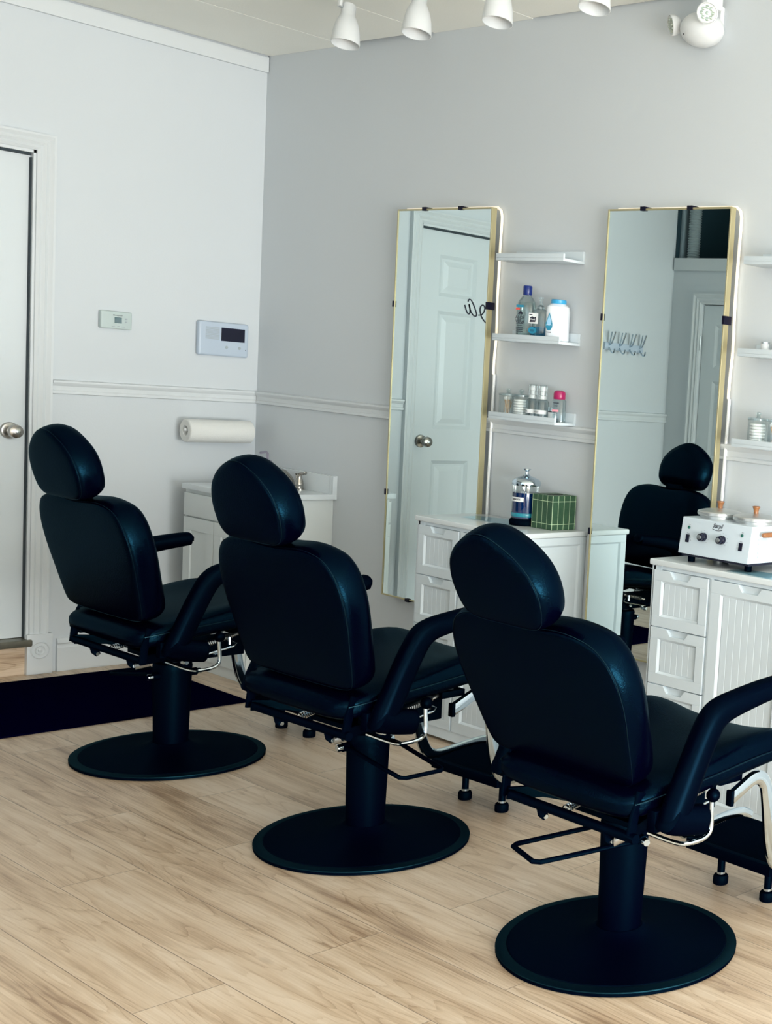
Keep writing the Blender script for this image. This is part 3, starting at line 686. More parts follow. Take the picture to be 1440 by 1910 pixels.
# emergency light --------------------------------------------
t = thing('emergency_light', 'white twin-headed emergency light high on the mirror wall', 'emergency light', (0, -2.655, 2.552))
b = MB(); b.ball((-.045, 0, -.004), .001, 28, (64, 80, 56)); b.build('housing', PLW, t)
MB().box(-.02, 0, -.055, .055, -.02, .075).build('mounting_plate', PLW, t, bevel=.004)
def head(loc, d, name='lamp_head'):
    q = Vector(d).to_track_quat('Z', 'Y').to_matrix(); L = Vector(loc)
    T = lambda p: tuple(L+q@Vector(p))
    h = MB().lathe([(.012, -.030), (.026, -.024), (.0335, -.008), (.0345, .006), (.032, .008), (.030, .004)], T=T, n=30).build(name, PLW, t)
    r_ = MB().lathe([(.030, .0045), (.028, .0048)], T=T, n=30).build('reflector', REFL, h)
    for k in range(8):
        a = 2*PI*k/8; rr = .018
        MB().lathe([(.0068, .005), (.0062, .009), (.003, .0108)], T=lambda p: T((p[0]+rr*math.cos(a), p[1]+rr*math.sin(a), p[2])), n=12).build('led_lens', LENS, h)
    MB().lathe([(.0062, .005), (.0055, .009), (.003, .0105)], T=T, n=12).build('led_lens', LENS, h)
head((-.118, -.088, .020), (-.80, -.55, -.20)); head((-.075, .106, .012), (-.78, .46, -.20))
MB().box(-.105, -.030, -.072, -.046, .052, .10).build('neck', PLW, t, bevel=.004)
MB().lathe([(.002, 0), (.002, .002)], T=lambda p: (-.099-p[2], .030+p[0], -.030+p[1]), n=8).build('test_button', INK, t)

# track lights ------------------------------------------------
tk = MB(); tk.box(-.525, -.490, -4.3, -1.22, H-.020, H-.001); tk.build('light_track', PLW, bevel=.002); tag(scene.objects['light_track'], 'white ceiling track carrying the spotlights along the mirror wall', 'light track')
def spot(y, lab):
    t = thing('track_spotlight', lab, 'spotlight', (-.535, y, 2.47), group='white track spotlights'); t.rotation_euler = (math.radians(-7), math.radians(8), 0)
    b = MB(); b.lathe([(.0455, 0), (.0475, .001), (.0470, .012), (.0440, .045), (.0380, .075), (.0275, .100), (.0245, .106), (.0245, .140), (.022, .146), (.004, .148)], n=36)
    pr = b
    o = b.build('shade', PLW, t)
    # hollow mouth
    me = o.data; bm = bmesh.new(); bm.from_mesh(me)
    f = [f for f in bm.faces if len(f.verts) > 20 and abs(f.calc_center_median().z) < .001]
    bmesh.ops.delete(bm, geom=f, context='FACES_ONLY'); bm.to_mesh(me); bm.free()
    md = o.modifiers.new('solidify', 'SOLIDIFY'); md.thickness = .002; md.offset = -1
    MB().lathe([(.010, .030), (.020, .034), (.022, .050), (.014, .075), (.012, .095)], n=20).build('bulb', PLW, t)
    MB().tube([(-.034, 0, .125), (-.034, 0, .165), (-.020, 0, .170), (.012, 0, .188)], .0075, 8, ry=.010).build('yoke', PLW, t)
    MB().tube([(-.036, 0, .128), (-.018, 0, .128)], .006, 10, up=(0, 1, 0)).build('pivot', ZINC, t)
    return t
for y, l in ((-1.422, 'leftmost of the white ceiling spotlights'), (-1.825, 'second white ceiling spotlight from the left'), (-2.238, 'third white ceiling spotlight from the left'), (-2.68, 'white spotlight cut by the top edge, beside the emergency light')):
    spot(y, l)
#@@FURNITURE
# ================================================================= FURNITURE
# door mat
b = MB(); b.box(-2.05, -.505, -.90, -.125, 0, .008); o = b.build('door_mat', MATM, bevel=.003); tag(o, 'large black door mat on the wood floor before the door', 'mat')

def shaker(b, u0, u1, v0, v1, w, T, notch, mid=None, fr=.030, beads=.024):
    """Front with a top rail cut by a finger notch, frame and sunk beadboard field."""
    th = .016
    uc = (u0+u1)/2 if mid is None else mid
    if notch:
        nt_, nb, dp = .047, .030, .022
        b.prism([(u0, v1-fr), (u1, v1-fr), (u1, v1), (uc+nt_, v1), (uc+nb, v1-dp), (uc-nb, v1-dp), (uc-nt_, v1), (u0, v1)], w-th, w, T)
        b.prism([(uc-nt_-.002, v1-.001), (uc-nb-.001, v1-dp-.001), (uc+nb+.001, v1-dp-.001), (uc+nt_+.002, v1-.001)], w-th, w-.010, T)
    else: b.box(u0, u1, v1-fr, v1, w-th, w, T)
    b.box(u0, u1, v0, v0+fr, w-th, w, T); b.box(u0, u0+fr, v0+fr, v1-fr, w-th, w, T); b.box(u1-fr, u1, v0+fr, v1-fr, w-th, w, T)
    # sloped inner moulding
    a0, a1, c0, c1 = u0+fr, u1-fr, v0+fr, v1-fr; s = .007
    vs = [T(p) for p in ((a0, c0, w), (a1, c0, w), (a1, c1, w), (a0, c1, w), (a0+s, c0+s, w-.007), (a1-s, c0+s, w-.007), (a1-s, c1-s, w-.007), (a0+s, c1-s, w-.007))]
    b.add(vs, [(k, (k+1) % 4, 4+(k+1) % 4, 4+k) for k in range(4)])
    a0 += s; a1 -= s; c0 += s; c1 -= s; n = max(2, round((a1-a0)/beads)); g = .0012
    for k in range(n):
        x0 = a0+(a1-a0)*k/n; x1 = a0+(a1-a0)*(k+1)/n
        b.prism([(x0+g*.7, 0), (x1-g*.7, 0), (x1-g, c1-c0), (x0+g, c1-c0)], w-.012, w-.0068, lambda p: T((p[0], p[1]+c0, p[2])))
    b.box(a0, a1, c0, c1, w-.014, w-.0073, T)
    return b

def floor_cabinet(y1, label):
    t = thing('floor_cabinet', label, 'cabinet', (0, y1, 0)); L = .592; D = .305; HT = .82
    b = MB(); b.box(-D+.022, 0, -L+.012, -.012, .035, .800)
    b.box(-D+.012, -.0, -L+.010, -L+.045, 0, .800); b.box(-D+.012, 0, -.045, -.010, 0, .800)      # side frames/feet
    b.box(-D+.013, -D+.030, -L+.045, -.045, .012, .050); b.box(-D+.013, -D+.030, -L+.045, -.045, .788, .800)
    b.box(-D+.012, -D+.030, -.255-.010, -.255+.004, .05, .79)
    b.build('carcass', CABW, t, bevel=.001, seg=1)
    # side panels facing -y and +y: frame and beadboard
    for nm, T in (('side_panel', lambda p: (-D+.012+p[0], -L+.010-p[2], p[1])), ('side_panel', lambda p: (-D+.012+p[0], -.010+p[2], p[1]))):
        b = MB(); shaker(b, 0, D-.014, .012, .800, .006, T, False, fr=.028, beads=.026); b.build(nm, CABW, t, bevel=.0008, seg=1)
    b = MB(); b.box(-D, -.001, -L, 0, .8005, HT)
    b.build('top', TOPW, t, bevel=.006, seg=3)
    T = lambda p: (-D+.012-p[2], p[0]*-1, p[1])
    us = (.018, .250); vs = [.050+.1845*k for k in range(5)]
    for k in range(4):
        b = MB(); shaker(b, us[0], us[1], vs[k]+.0015, vs[k+1]-.0015, .006, T, True, fr=.034); b.build('drawer', CABW, t, bevel=.0008, seg=1)
    b = MB(); shaker(b, .263, L-.016, .0515, .7865, .006, T, True, fr=.040, beads=.026); b.build('cabinet_door', CABW, t, bevel=.0008, seg=1)
    return t
floor_cabinet(-1.6125, 'white floor cabinet under the shelves, carrying a blue disinfectant jar')
floor_cabinet(-2.8224, 'white floor cabinet at the right, carrying the wax warmer')

# vanity in the corner ------------------------------------------
t = thing('vanity_cabinet', 'white sink vanity in the corner behind the chairs', 'vanity')
VD, VL, VH = .385, .518, .790
t.location = (0, -.12, 0)
b = MB(); b.box(-VD+.018, -.0005, -VL+.012, -.0005, .0, VH-.025); b.build('carcass', VANW, t, bevel=.001, seg=1)
TV = lambda p: (-VD+.018-p[2], -p[0], p[1])
MB().box(-VD+.004, -VD+.018, -VL+.016, -.012, .655, .752).build('drawer_front', VANW, t, bevel=.002)
for u0, u1 in ((.014, .252), (.257, .502)):
    b = MB(); fr = .055
    for q in ((u0, u1, .05, .05+fr), (u0, u1, .648-fr, .648), (u0, u0+fr, .05+fr, .648-fr), (u1-fr, u1, .05+fr, .648-fr)): b.box(q[0], q[1], q[2], q[3], 0, .014, TV)
    b.box(u0+fr, u1-fr, .05+fr, .648-fr, 0, .007, TV); b.build('cabinet_door', VANW, t, bevel=.0012, seg=1)
c = thing('sink_top', 'white sink countertop with backsplash resting on the corner vanity', 'sink', (0, -.12, 0))
b = MB(); b.box(-VD, 0, -VL-.010, -.0005, VH-.022, VH); b.box(-.020, 0, -VL-.010, -.0005, VH, VH+.078)
b.prism([(-VL-.010, VH), (-VL-.004, VH+.01), (-VL-.002, VH+.078), (-VL+.012, VH+.078), (-VL+.012, VH)], 0, .001, lambda p: (-.022-p[2], p[0], p[1]))
b.build('countertop', TOPW, c, bevel=.004, seg=3)
MB().lathe([(.10, .004), (.105, .003), (.108, 0)], (-.205, -.27, VH), 32, sy=1.35).build('basin_rim', TOPW, c)
f = thing('faucet', 'brushed nickel two-handle faucet on the sink top', 'faucet', (-.055, -.400, VH))
MB().lathe([(.032, 0), (.032, .006), (.028, .010)], sy=2.4, n=32).build('base_plate', NICKEL, f)
for s in (-1, 1):
    b = MB(); b.lathe([(.020, .008), (.0195, .012), (.0175, .013), (.0175, .022), (.0185, .024), (.016, .040), (.010, .056), (.011, .062), (.008, .068), (.003, .070)], (0, s*.052, 0), 24)
    b.tube(smoothpath([(0, s*.048, .068), (-.003, s*.070, .074), (-.006, s*.090, .074), (-.008, s*.104, .079), (-.008, s*.112, .077)], 4), .0062, 10, rs=[1]*12+[1, 1.1, 1.2, 1.3, 1.1]); b.build('handle', NICKEL, f)
MB().tube(smoothpath([(0, 0, .008), (-.01, 0, .045), (-.05, 0, .075), (-.10, 0, .060), (-.115, 0, .045)], 5), .011, 14).build('spout', NICKEL, f)
MB().tube([(.018, 0, .01), (.018, 0, .060), (.018, 0, .064), (.018, 0, .068)], .0025, 10, rs=[1, 1, 2.2, 2.6]).build('drain_rod', NICKEL, f)
s = thing('soap_bottle', 'plum-tinted soap pump bottle mostly hidden behind the middle headrest', 'soap bottle', (-.075, -.235, VH))
MB().lathe([(.026, 0), (.028, .004), (.028, .085), (.020, .105), (.012, .112)], n=24).build('body', SOAPT, s)
MB().tube([(0, 0, .11), (0, 0, .140), (-.006, 0, .146), (-.035, 0, .142)], .005, 10).build('pump', SOAPT, s)

# things on cabinet 1 ------------------------------------------
t = thing('disinfectant_jar', 'glass jar of dark blue liquid with a chrome lid on the cabinet', 'jar', (-.105, -1.982, .8205))
MB().lathe([(.050, 0), (.054, .003), (.055, .014), (.051, .022), (.046, .027)], n=36).build('base', RUBBER, t)
MB().lathe([(.0455, .024), (.0465, .030), (.0465, .118), (.0465, .120)], n=36).build('liquid', LIQ, t)
MB().lathe([(.046, .020), (.0480, .026), (.0485, .150)], n=36).build('body', CLEAR, t)
MB().lathe([(.0480, .032), (.0490, .034), (.0490, .044), (.048, .046)], n=36).build('basket_ring', mat('teal_ring', (.02, .25, .33), .25), t)
MB().lathe([(.0510, .146), (.0515, .150), (.0515, .160), (.046, .168), (.030, .176), (.014, .181), (.010, .186), (.006, .190), (.005, .196), (.010, .201), (.015, .204), (.014, .207), (.004, .208)], n=36).build('lid', CHROME, t)
MB().tube([(0, 0, .05), (0, 0, .16)], .002, 8).build('lift_rod', CHROME, t)
b = MB(); vs = []; fs = []
for k in range(9):
    a = math.radians(150+k*9); 
    for z in (.088, .104): vs.append((.0490*math.cos(a), .0490*math.sin(a), z))
for k in range(8): fs.append((2*k, 2*k+2, 2*k+3, 2*k+1))
b.add(vs, fs); b.build('label', WHITEP, t)
text('BARBICIDE', .0085, lambda p: (.0494*math.cos(math.radians(186)+p[0]/.0494), .0494*math.sin(math.radians(186)+p[0]/.0494), .096+p[1]), INK, t, bold=.0003, sx=.9)
t = thing('tissue_box', 'dark green checked cube box beside the blue disinfectant jar', 'box', (-.070, -2.098, .8205))
b = MB(); b.box(-.056, .056, -.054, .054, 0, .124); b.build('carton', TARTAN, t, bevel=.001, seg=1)
MB().lathe([(.030, 0), (.030, .0006)], (0, 0, .1238), 24, sx=1.2, sy=.6).build('opening', GAP, t)
def sheet(pts, z, label):
    b = MB(); n = 8; vs = []; fs = []
    a, c2, c3, d = [Vector((*p, 0)) for p in pts]
    for i in range(n+1):
        for j in range(n+1):
            u, v = i/n, j/n; p = a*(1-u)*(1-v)+c2*u*(1-v)+c3*u*v+d*(1-u)*v
            vs.append((p.x, p.y, z+.0010+.0022*(1+math.sin(u*7+v*4))*.5))
    for i in range(n):
        for j in range(n): k = i*(n+1)+j; fs.append((k, k+1, k+n+2, k+n+1))
    o = b.add(vs, fs).build('plastic_sheet', SHEET, angle=60); tag(o, label, 'plastic sheet'); return o
sheet([(-.19, -1.73), (-.17, -2.02), (-.045, -1.92), (-.09, -1.70)], .8205, 'crinkled clear blue plastic sheet on the cabinet before the jar')
sheet([(-.298, -3.14), (-.298, -3.40), (-.20, -3.40), (-.20, -3.14)], .8205, 'clear blue plastic sheet under the front corner of the wax warmer')

# wax warmer ----------------------------------------------------
t = thing('wax_warmer', 'white double wax warmer with wooden knobs on the right cabinet', 'wax warmer', (0, 0, 0))
XW = -.262
b = MB(); b.prism([(XW-.006, .848), (XW+.008, .963), (-.045, .963), (-.045, .848)], 2.908, 3.198, lambda p: (p[0], -p[2], p[1])); b.build('housing', WARMW, t, bevel=.003, seg=3)
b = MB(); b.box(XW+.006, -.05, -3.192, -2.914, .840, .849); b.build('bottom_plate', INK, t)
for x in (XW+.03, -.07):
    for y in (-2.935, -3.172): MB().lathe([(.011, 0), (.012, .022)], (x, y, .8206), 14).build('foot', RUBBER, t)
SL = math.atan(.014/.115)
def TW(u0, v0): return lambda p: (XW-.006+.014*((v0+p[1])-.848)/.115-p[2]-.0003, u0-p[0], v0+p[1])
for u in (-3.007, -3.085):
    k = MB().lathe([(.0135, 0), (.0135, .010), (.0115, .012), (.0115, .020), (.010, .021)], T=TW(u, .909), n=24).build('dial', SCREEN, t)
    MB().lathe([(.0075, .021), (.0075, .0225), (.006, .023)], T=TW(u, .909), n=20).build('dial_cap', ZINC, k)
    b = MB()
    for q in range(9):
        a = math.radians(-50+q*35); b.box(.0205*math.cos(a)-.0014, .0205*math.cos(a)+.0014, .0205*math.sin(a)-.0007, .0205*math.sin(a)+.0007, 0, .0004, TW(u, .909))
    b.build('dial_marks', GREYP, t, smooth=False)
for u, lab in ((-2.941, 1), (-3.162, -1)):
    MB().lathe([(.0050, 0), (.0050, .002), (.003, .004)], T=TW(u, .932), n=16).build('indicator', GREENL, t)
    MB().box(-.0072, .0072, -.0125, .0125, 0, .003, TW(u, .897)).build('switch', SCREEN, t, bevel=.0008, seg=1)
    text('Heat', .004, TW(u, .941), INK, t); text('Power', .004, TW(u, .913), INK, t)
    text('I', .005, TW(u-lab*.013, .901), INK, t); text('O', .005, TW(u-lab*.013, .892), INK, t)
text('Starpil', .019, TW(-3.058, .949), INK, t, shear=.35, sx=.82, bold=.0003)
b = MB(); b.tube([TW(-3.058, .9385)((u, -.0035*(1-(u/.020)**2), .0002)) for u in [-.020+.005*k for k in range(9)]], .0009, 6); b.build('logo_swoosh', INK, t)
b = MB()
for cx in (-.215, -.175, -.130, -.085):
    pass
for col in (-.205, -.125):
    for k in range(5):
        z = .866+k*.0135
        vv = [(col-.020, -3.198, z+.007), (col+.020, -3.198, z+.007), (col+.020, -3.2045, z), (col-.020, -3.2045, z), (col-.020, -3.198, z-.001), (col+.020, -3.198, z-.001)]; b.add(vv, [(0, 1, 2, 3), (3, 2, 5, 4), (0, 3, 4), (1, 5, 2)])
b.build('vent_louvre', WARMW, t, smooth=False)
for (x, y) in ((-.160, -2.978), (-.160, -3.128)):
    MB().lathe([(.062, 0), (.062, .012)], (x, y, .961), 36).build('pot', ALU, t)
    ld = MB().lathe([(.0700, 0), (.0715, .002), (.0715, .010), (.069, .013), (.050, .018), (.020, .022), (.004, .023)], (x, y, .972), 40).build('lid', ALU, t)
    MB().lathe([(.008, 0), (.0075, .008), (.010, .018), (.0125, .021), (.0125, .023), (.009, .025)], (x, y, .993), 20).build('knob', WOODK, ld)
MB().tube([(-.225, -3.216, .938), (-.222, -3.216, .938), (-.20, -3.216, .938), (-.11, -3.216, .938), (-.095, -3.216, .938)], .0085, 12, rs=[.6, .9, 1, 1, .7]).build('side_handle', WOODK, t)
b = MB(); b.tube([(-.20, -3.197, .938), (-.20, -3.214, .938)], .003, 8); b.tube([(-.12, -3.197, .938), (-.12, -3.214, .938)], .003, 8); b.build('handle_post', CHROME, t)

#@@CHAIR
# ================================================================= SALON CHAIRS
def cushion(name, half, T, n0, n1, mat_, parent, rnd=.03, crown=.012, back_crown=.004, piping=True, sub=1):
    """half: outline points (s,t) for s>=0 from bottom centre to top centre; T maps (s, t, n)."""
    pts = list(half)+[(-s, t) for s, t in half[::-1][1:-1]] if half[0][0] == 0 and half[-1][0] == 0 else list(half)+[(-s, t) for s, t in half[::-1]]
    P = [Vector((p[0], p[1], 0)) for p in pts]
    P = smoothpath(P, 3, closed=True); m = len(P)
    cx = Vector((0, sum(p.y for p in P)/m, 0))
    # inward normals
    nr = []
    for i in range(m):
        tg = (P[(i+1) % m]-P[i-1]).normalized(); nn = Vector((-tg.y, tg.x, 0))
        nr.append(nn)
    area_ = sum(P[i].x*P[(i+1) % m].y-P[(i+1) % m].x*P[i].y for i in range(m))
    if area_ < 0: nr = [-q for q in nr]
    th = n1-n0
    rings = []
    def ring(ins, n, k=None): rings.append([(p+nr[i]*ins if k is None else cx+(p-cx)*k+Vector((0, 0, 0))) for i, p in enumerate(P)]); rings[-1] = [(q.x, q.y, n) for q in rings[-1]]
    # back face: centre to edge
    for k, d in ((.02, back_crown), (.3, back_crown), (.6, back_crown*.8), (.85, back_crown*.3)): ring(0, n0-d, k)
    ring(.010, n0+.0005); ring(.0035, n0+.004); ring(.0055, n0+.0062); ring(.0, n0+.009)
    ring(-.004, n0+th*.35); ring(-.003, n0+th*.6); ring(.004+rnd*.06, n0+th*.78); ring(rnd*.42, n0+th*.93); ring(rnd, n1)
    for k, d in ((.72, crown*.5), (.4, crown*.9), (.02, crown)): ring(0, n1+d, k)
    b = MB(); vs = []; fs = []
    for r_ in rings: vs += [T(q) for q in r_]
    for j in range(len(rings)-1):
        for i in range(m): fs.append((j*m+i, j*m+(i+1) % m, (j+1)*m+(i+1) % m, (j+1)*m+i))
    fs.append(tuple(range(m))); fs.append(tuple((len(rings)-1)*m+i for i in range(m)))
    b.add(vs, fs); o = b.build(name, mat_, parent, angle=180, sub=sub)
    if piping:
        b = MB(); b.tube([T((p.x+nr[i].x*.0035, p.y+nr[i].y*.0035, n0+.0058)) for i, p in enumerate(P)], .0011, 6, closed=True)
        b.build('seam', SEAM, o)
    return o

def salon_chair(loc, rz, label, dx, dz, rec, pedal_a, pedal_drop, adj):
    t = thing('salon_chair', label, 'salon chair', loc, rz, 'black reclining salon chairs')
    # round floor base and hydraulic column
    b = MB(); b.lathe([(.2800, 0), (.2885, .002), (.2885, .010), (.2840, .0135), (.2700, .0140), (.2640, .0140), (.2610, .0165), (.2300, .0185), (.17, .0235), (.12, .0300), (.085, .0370), (.066, .0460), (.056, .054)], n=96)
    bs = b.build('base', BMETAL, t, angle=25)
    MB().lathe([(.2620, .0130), (.2640, .0150), (.2700, .0158), (.2800, .0152), (.2885, .0125), (.2892, .0100)], n=96).build('rim', RIM, bs)
    MB().lathe([(.0515, .036), (.0520, .040), (.0580, .300), (.0590, .312), (.057, .322), (.050, .326), (.03, .327)], n=48).build('column', BMETAL, t)
    MB().lathe([(.032, .325), (.034, .330), (.034, .352+dz), (.028, .356+dz)], n=24).build('swivel_post', ZINC, t)
    # foot pump pedal: rod loop on a pivot
    pa = math.radians(pedal_a); ca, sa = math.cos(pa), math.sin(pa)
    def TPd(p): return (p[0]*ca-p[1]*sa, p[0]*sa+p[1]*ca, p[2])
    z0 = .283; z1 = z0-pedal_drop
    P = [(-.01, .070, z0), (.04, .071, z0), (.18, .069, z0*.3+z1*.7), (.245, .067, z1), (.258, .056, z1), (.258, -.056, z1), (.245, -.067, z1), (.18, -.069, z0*.3+z1*.7), (.04, -.071, z0), (-.01, -.070, z0)]
    pm = MB().tube([TPd(p) for p in P], .0062, 10).build('pump_pedal', BMETAL, t)
    for s in (-1, 1):
        b = MB(); b.tube([TPd((-.012, s*.070, z0)), TPd((-.012, s*.086, z0)), TPd((-.012, s*.090, z0))], .0105, 14, rs=[1, 1, .8]); b.build('pivot_bolt', CHROME, pm)
        MB().tube([TPd((-.012, s*.050, z0)), TPd((-.012, s*.074, z0))], .013, 12).build('pivot_boss', BMETAL, pm)
    u = thing('seat_frame_origin', None, None) if False else t
    # under-seat mechanism
    b = MB(); b.box(-.11+dx, .13+dx, -.105, .105, .352+dz, .366+dz); b.box(-.11+dx, .16+dx, .100, .112, .352+dz, .43+dz); b.box(-.11+dx, .16+dx, -.112, -.100, .352+dz, .43+dz)
    b.build('support_plate', BMETAL, t, bevel=.002)
    for q in ((-.02, -.118, .366), (-.045, -.116, .350), (.05, -.115, .372)):
        MB().tube([(q[0]+dx, q[1]+.012, q[2]+dz), (q[0]+dx, q[1]-.012, q[2]+dz), (q[0]+dx, q[1]-.016, q[2]+dz)], .010, 6, rs=[1, 1, .7]).build('bolt', CHROME, t)
    # rear hinge frame
    zb_ = .395+dz; xb = -.235+dx
    b = MB(); b.tube([(xb, -.222+adj[3], zb_), (xb, .200+adj[3], zb_)], .0115, 14)
    for s in (-1, 1):
        b.tube([(xb, s*.214-.009, zb_-.008), (xb+.006, s*.216-.009, zb_+.045), (xb+.022, s*.218-.009, zb_+.10)], .0115, 8, ry=.0055, up=(1, 0, 0), ex=5)
        b.tube([(xb, s*.205-.009, zb_), (xb+.09, s*.17, zb_-.006), (-.05+dx, s*.10, .365+dz)], .016, 8, ry=.005, up=(0, 0, 1), ex=5)
    b.build('hinge_frame', BMETAL, t)
    for y in (.075, -.150):
        b = MB(); b.prism([(xb-.012, zb_), (xb+.012, zb_), (xb+.022, zb_-.030), (xb+.010, zb_-.038), (xb-.004, zb_-.026)], -.003, .003, lambda p: (p[0], y-p[2], p[1])); b.build('lug', BMETAL, t)
        MB().tube([(xb+.010, y-.010, zb_-.028), (xb+.010, y+.010, zb_-.028)], .0055, 10).build('bolt', CHROME, t)
    b = MB(); b.tube([(xb+.01, -.165, zb_-.028), (xb+.055, -.162, zb_-.024)], .011, 10, ry=.003, up=(0, 0, 1)); b.build('link_plate', ZINC, t)
    hx = []
    for k in range(157):
        f_ = k/156; a = f_*2*PI*13; c_ = Vector((xb+.035+f_*.075, .030, zb_-.006+f_*.018)); hx.append(c_+Vector((0, math.cos(a)*.0095, math.sin(a)*.0095)))
    MB().tube(hx, .0016, 5, up=(1, 0, 0)).build('spring', CHROME, t)
    # seat cushion, lofted along x
    S = [(-.258, .468, .452, .18), (-.252, .484, .437, .205), (-.232, .500, .421, .228), (-.19, .512, .424, .243), (-.12, .520, .436, .252), (-.04, .528, .448, .256), (.04, .536, .458, .256), (.12, .545, .468, .255), (.19, .548, .475, .253), (.25, .543, .480, .249), (.295, .530, .484, .242), (.318, .516, .488, .232), (.328, .506, .492, .216)]
    b = MB(); n = 44; vs = []; fs = []
    for x, zt, zb0, w in S:
        k_ = max(0, min(1, (x+.12)/.26)); bol = .040*k_
        if x > .29: bol *= .75
        for k in range(n):
            a = 2*PI*k/n; ca_, sa_ = math.cos(a), math.sin(a); e = 4.2
            q = (abs(ca_)**e+abs(sa_)**e)**(-1/e); yy = ca_*q; zz = sa_*q
            hc = (zt+zb0)/2; hh = (zt-zb0)/2
            z = hc+zz*hh
            if zz > 0: z += bol*(min(1, abs(yy)/.92)**3)*zz
            vs.append((x+dx, yy*w, z+dz))
    m = len(S)
    for j in range(m-1):
        for k in range(n): fs.append((j*n+k, j*n+(k+1) % n, (j+1)*n+(k+1) % n, (j+1)*n+k))
    fs.append(tuple(range(n))); fs.append(tuple((m-1)*n+k for k in range(n))); b.add(vs, fs)
    seat = b.build('seat', LEATHER, t, angle=180, sub=1)
    for s in (-1, 1):
        pth = [(x+dx, s*(w+.0015), (zt*.62+zb0*.38)+dz) for x, zt, zb0, w in S[2:-1]]
        MB().tube(smoothpath(pth, 3), .0022, 6).build('seam', SEAM, seat)
    # top seams of the seat: side bolsters
    # backrest
    r = math.radians(15+rec); ux, uz = -math.sin(r), math.cos(r); nx, nz = math.cos(r), math.sin(r)
    Bx, Bz = -.238+dx+adj[0], .505+dz+adj[1]
    TB = lambda p: (Bx+ux*p[1]+nx*p[2], p[0], Bz+uz*p[1]+nz*p[2])
    bo = [(0, 0), (.10, .001), (.185, .004), (.228, .016), (.244, .055), (.257, .130), (.268, .195), (.271, .250), (.266, .297), (.249, .341), (.214, .374), (.152, .389), (.10, .390), (.05, .386), (0, .384)]
    TB0 = TB; TB = lambda p: TB0((p[0]*adj[4]+adj[2], p[1], p[2]))
    cushion('backrest', bo, TB, 0, .098, LEATHER, t, rnd=.050)
    ho = [(0, .402), (.07, .402), (.112, .408), (.136, .430), (.146, .468), (.146, .505), (.132, .545), (.102, .579), (.066, .603), (.032, .618), (0, .623)]
    TH = lambda p: (Bx+ux*p[1]+nx*p[2], p[0]+adj[5], Bz+uz*p[1]+nz*p[2])
    cushion('headrest', ho, TH, -.040, .050, LEATHER, t, rnd=.034)
    MB().box(-.05, .05, .33, .45, .02, .035, TB).build('headrest_bracket', BMETAL, t)
    # armrests
    for s in (-1, 1):
        y = s*.285
        A = [(.178, .698), (.170, .698), (.10, .690), (.03, .679), (-.028, .667), (-.060, .650), (-.083, .618), (-.110, .565), (-.140, .500), (-.163, .450), (-.168, .430)]
        A = smoothpath([(a+dx, y, z+dz) for a, z in A], 3)
        N = len(A); rs = []
        for i in range(N):
            f_ = i/(N-1); k_ = .72+.34*min(1, f_/.45)
            if f_ < .05: k_ *= .7
            rs.append((k_, 1.0 if f_ > .05 else .8))
        b = MB(); b.tube(A, .0295, 16, ry=.0275, up=(0, 0, 1), ex=3.2, rs=rs)
        H_ = smoothpath([(-.190+dx, y, .448+dz), (-.170+dx, y, .437+dz), (-.135+dx, y, .428+dz), (-.100+dx, y, .422+dz), (-.078+dx, y, .419+dz), (-.072+dx, y, .418+dz)], 3)
        rs2 = [1.]*len(H_); rs2[0] = .7; rs2[-1] = .45; rs2[-2] = .75; rs2[-3] = .9
        b.tube(H_, .034, 16, ry=.030, ex=2.6, rs=rs2)
        b.build('armrest', BPLAST, t, angle=50)
    # bracket between arms and frame
    for s in (-1, 1): MB().box(-.20+dx, -.10+dx, min(s*.235, s*.262), max(s*.235, s*.262), .405+dz, .455+dz).build('arm_bracket', BMETAL, t, bevel=.003)
    # recline lever with ball knob
    lv = MB().tube(smoothpath([(-.14+dx, -.18, .374+dz), (-.09+dx, -.235, .350+dz), (-.045+dx, -.25, .350+dz), (-.016+dx, -.252, .358+dz), (-.006+dx, -.252, .376+dz), (-.008+dx, -.252, .415+dz), (-.010+dx, -.252, .440+dz)], 5), .0058, 10).build('recline_lever', CHROME, t)
    MB().ball((-.010+dx, -.256, .453+dz), .0165, 18).build('ball_knob', BPLAST, lv)
    # threaded rod and wire link
    MB().tube([(-.02+dx, -.14, .398+dz), (.17+dx, -.14, .445+dz)], .006, 10).build('threaded_rod', ZINC, t)
    hx = []
    for k in range(90):
        f_ = k/89; a = f_*2*PI*15; hx.append((.0+dx+f_*.10, -.14+math.cos(a)*.0085, .403+dz+f_*.025+math.sin(a)*.0085))
    MB().tube(hx, .0016, 5).build('spring', ZINC, t)
    MB().tube([(-.02+dx, -.150, .370+dz), (.10+dx, -.150, .392+dz), (.112+dx, -.146, .400+dz), (.095+dx, -.140, .408+dz)], .0032, 8).build('wire_link', CHROME, t)
    MB().tube([(.085+dx, -.150, .40+dz), (.085+dx, -.150, .425+dz)], .0065, 8).build('bolt', CHROME, t)
    # footrest: two flattened chrome tubes, ribbed plate, two feet
    for s in (-1, 1):
        y = s*.170
        Fp = [(.150+dx, .392+dz), (.185+dx, .408+dz), (.225+dx, .425+dz), (.255+dx, .424+dz), (.278+dx, .402+dz), (.288+dx, .365+dz), (.297+dx, .30), (.308+dx, .24), (.323+dx, .19), (.345+dx, .156), (.380+dx, .142), (.43+dx, .144), (.50+dx, .152), (.56+dx, .155), (.60+dx, .150), (.625+dx, .135)]
        b = MB(); b.tube(smoothpath([(a, y, z) for a, z in Fp], 3), .0185, 16, ry=.0090, up=(0, 0, 1), ex=3.2)
        fo = b.build('footrest_tube', CHROME, t)
        MB().box(.142+dx, .153+dx, y-.010, y+.010, .372+dz, .412+dz).build('end_cap', RUBBER, fo, bevel=.003)
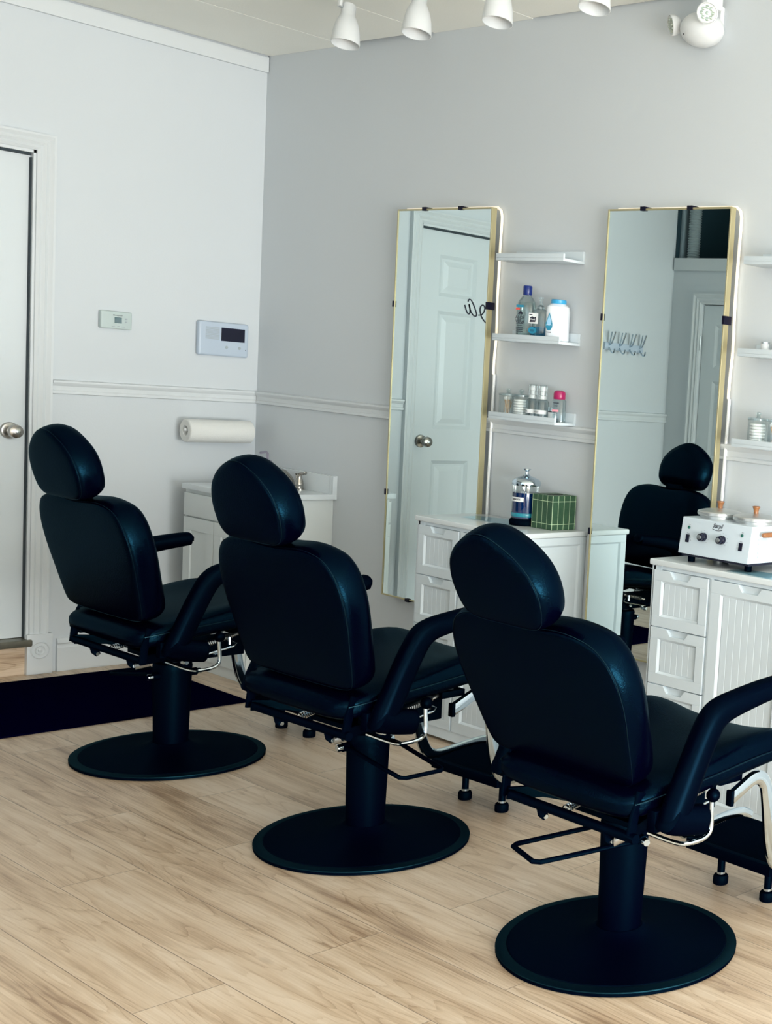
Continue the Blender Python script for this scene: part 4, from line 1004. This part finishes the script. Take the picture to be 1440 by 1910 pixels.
    MB().box(.12+dx, .20+dx, -.16, .16, .425+dz, .445+dz).build('footrest_bracket', BMETAL, t, bevel=.002)
    b = MB(); X0, X1 = .352+dx, .600+dx; Yh = .152
    prof = [(0, .136), (.03, .140), (.07, .146), (.12, .152), (.17, .155), (.22, .151), (.248, .142)]
    NB = 30
    def pz(x):
        for i in range(len(prof)-1):
            if x <= prof[i+1][0]: f_ = (x-prof[i][0])/(prof[i+1][0]-prof[i][0]); return prof[i][1]*(1-f_)+prof[i+1][1]*f_
        return prof[-1][1]
    vs = []; fs = []
    for i in range(NB*2+1):
        x = (X1-X0)*i/(NB*2); zz = pz(x)+(.0012 if i % 2 else -.0012)
        vs += [(X0+x, -Yh, zz), (X0+x, Yh, zz), (X0+x, Yh, pz(x)-.012), (X0+x, -Yh, pz(x)-.012)]
    K = NB*2+1
    for i in range(K-1):
        for k in range(4): fs.append((i*4+k, i*4+(k+1) % 4, (i+1)*4+(k+1) % 4, (i+1)*4+k))
    fs.append((0, 1, 2, 3)); fs.append(tuple((K-1)*4+k for k in range(4))); b.add(vs, fs)
    b.build('footplate', RUBBER, t, angle=15)
    MB().box(X0-.008, X0+.010, -Yh, Yh, .112, .142).build('footplate_edge', BMETAL, t, bevel=.003)
    for s in (-1, 1):
        y = s*.086+.015
        lg = MB().tube([(.44+dx, y, .018), (.44+dx, y, .126)], .0108, 14).build('leg', BMETAL, t)
        MB().lathe([(.0195, 0), (.0215, .003), (.0215, .020), (.019, .026), (.012, .028)], (.44+dx, y, 0), 24).build('rubber_foot', RUBBER, lg)
        for z in (.029, .123): MB().lathe([(.0120, 0), (.0120, .006)], (.44+dx, y, z), 16).build('collar', CHROME, lg)
    return t

salon_chair((-1.0715, -3.5501, 0), -.018, 'nearest of the three black salon chairs, most reclined, at the right front', .035, -.02, 7, 164, .012, (.02, -.02, .035, -.02, 1.04, .030))
salon_chair((-1.0789, -2.5214, 0), .035, 'middle of the three black salon chairs', .0, .0, 0, 268, .030, (0, 0, -.018, -.018, 1., -.012))
salon_chair((-1.0659, -1.4133, 0), .022, 'farthest black salon chair, beside the door mat', .02, -.005, 0, 92, .035, (0, 0, .006, 0, 1., -.010))
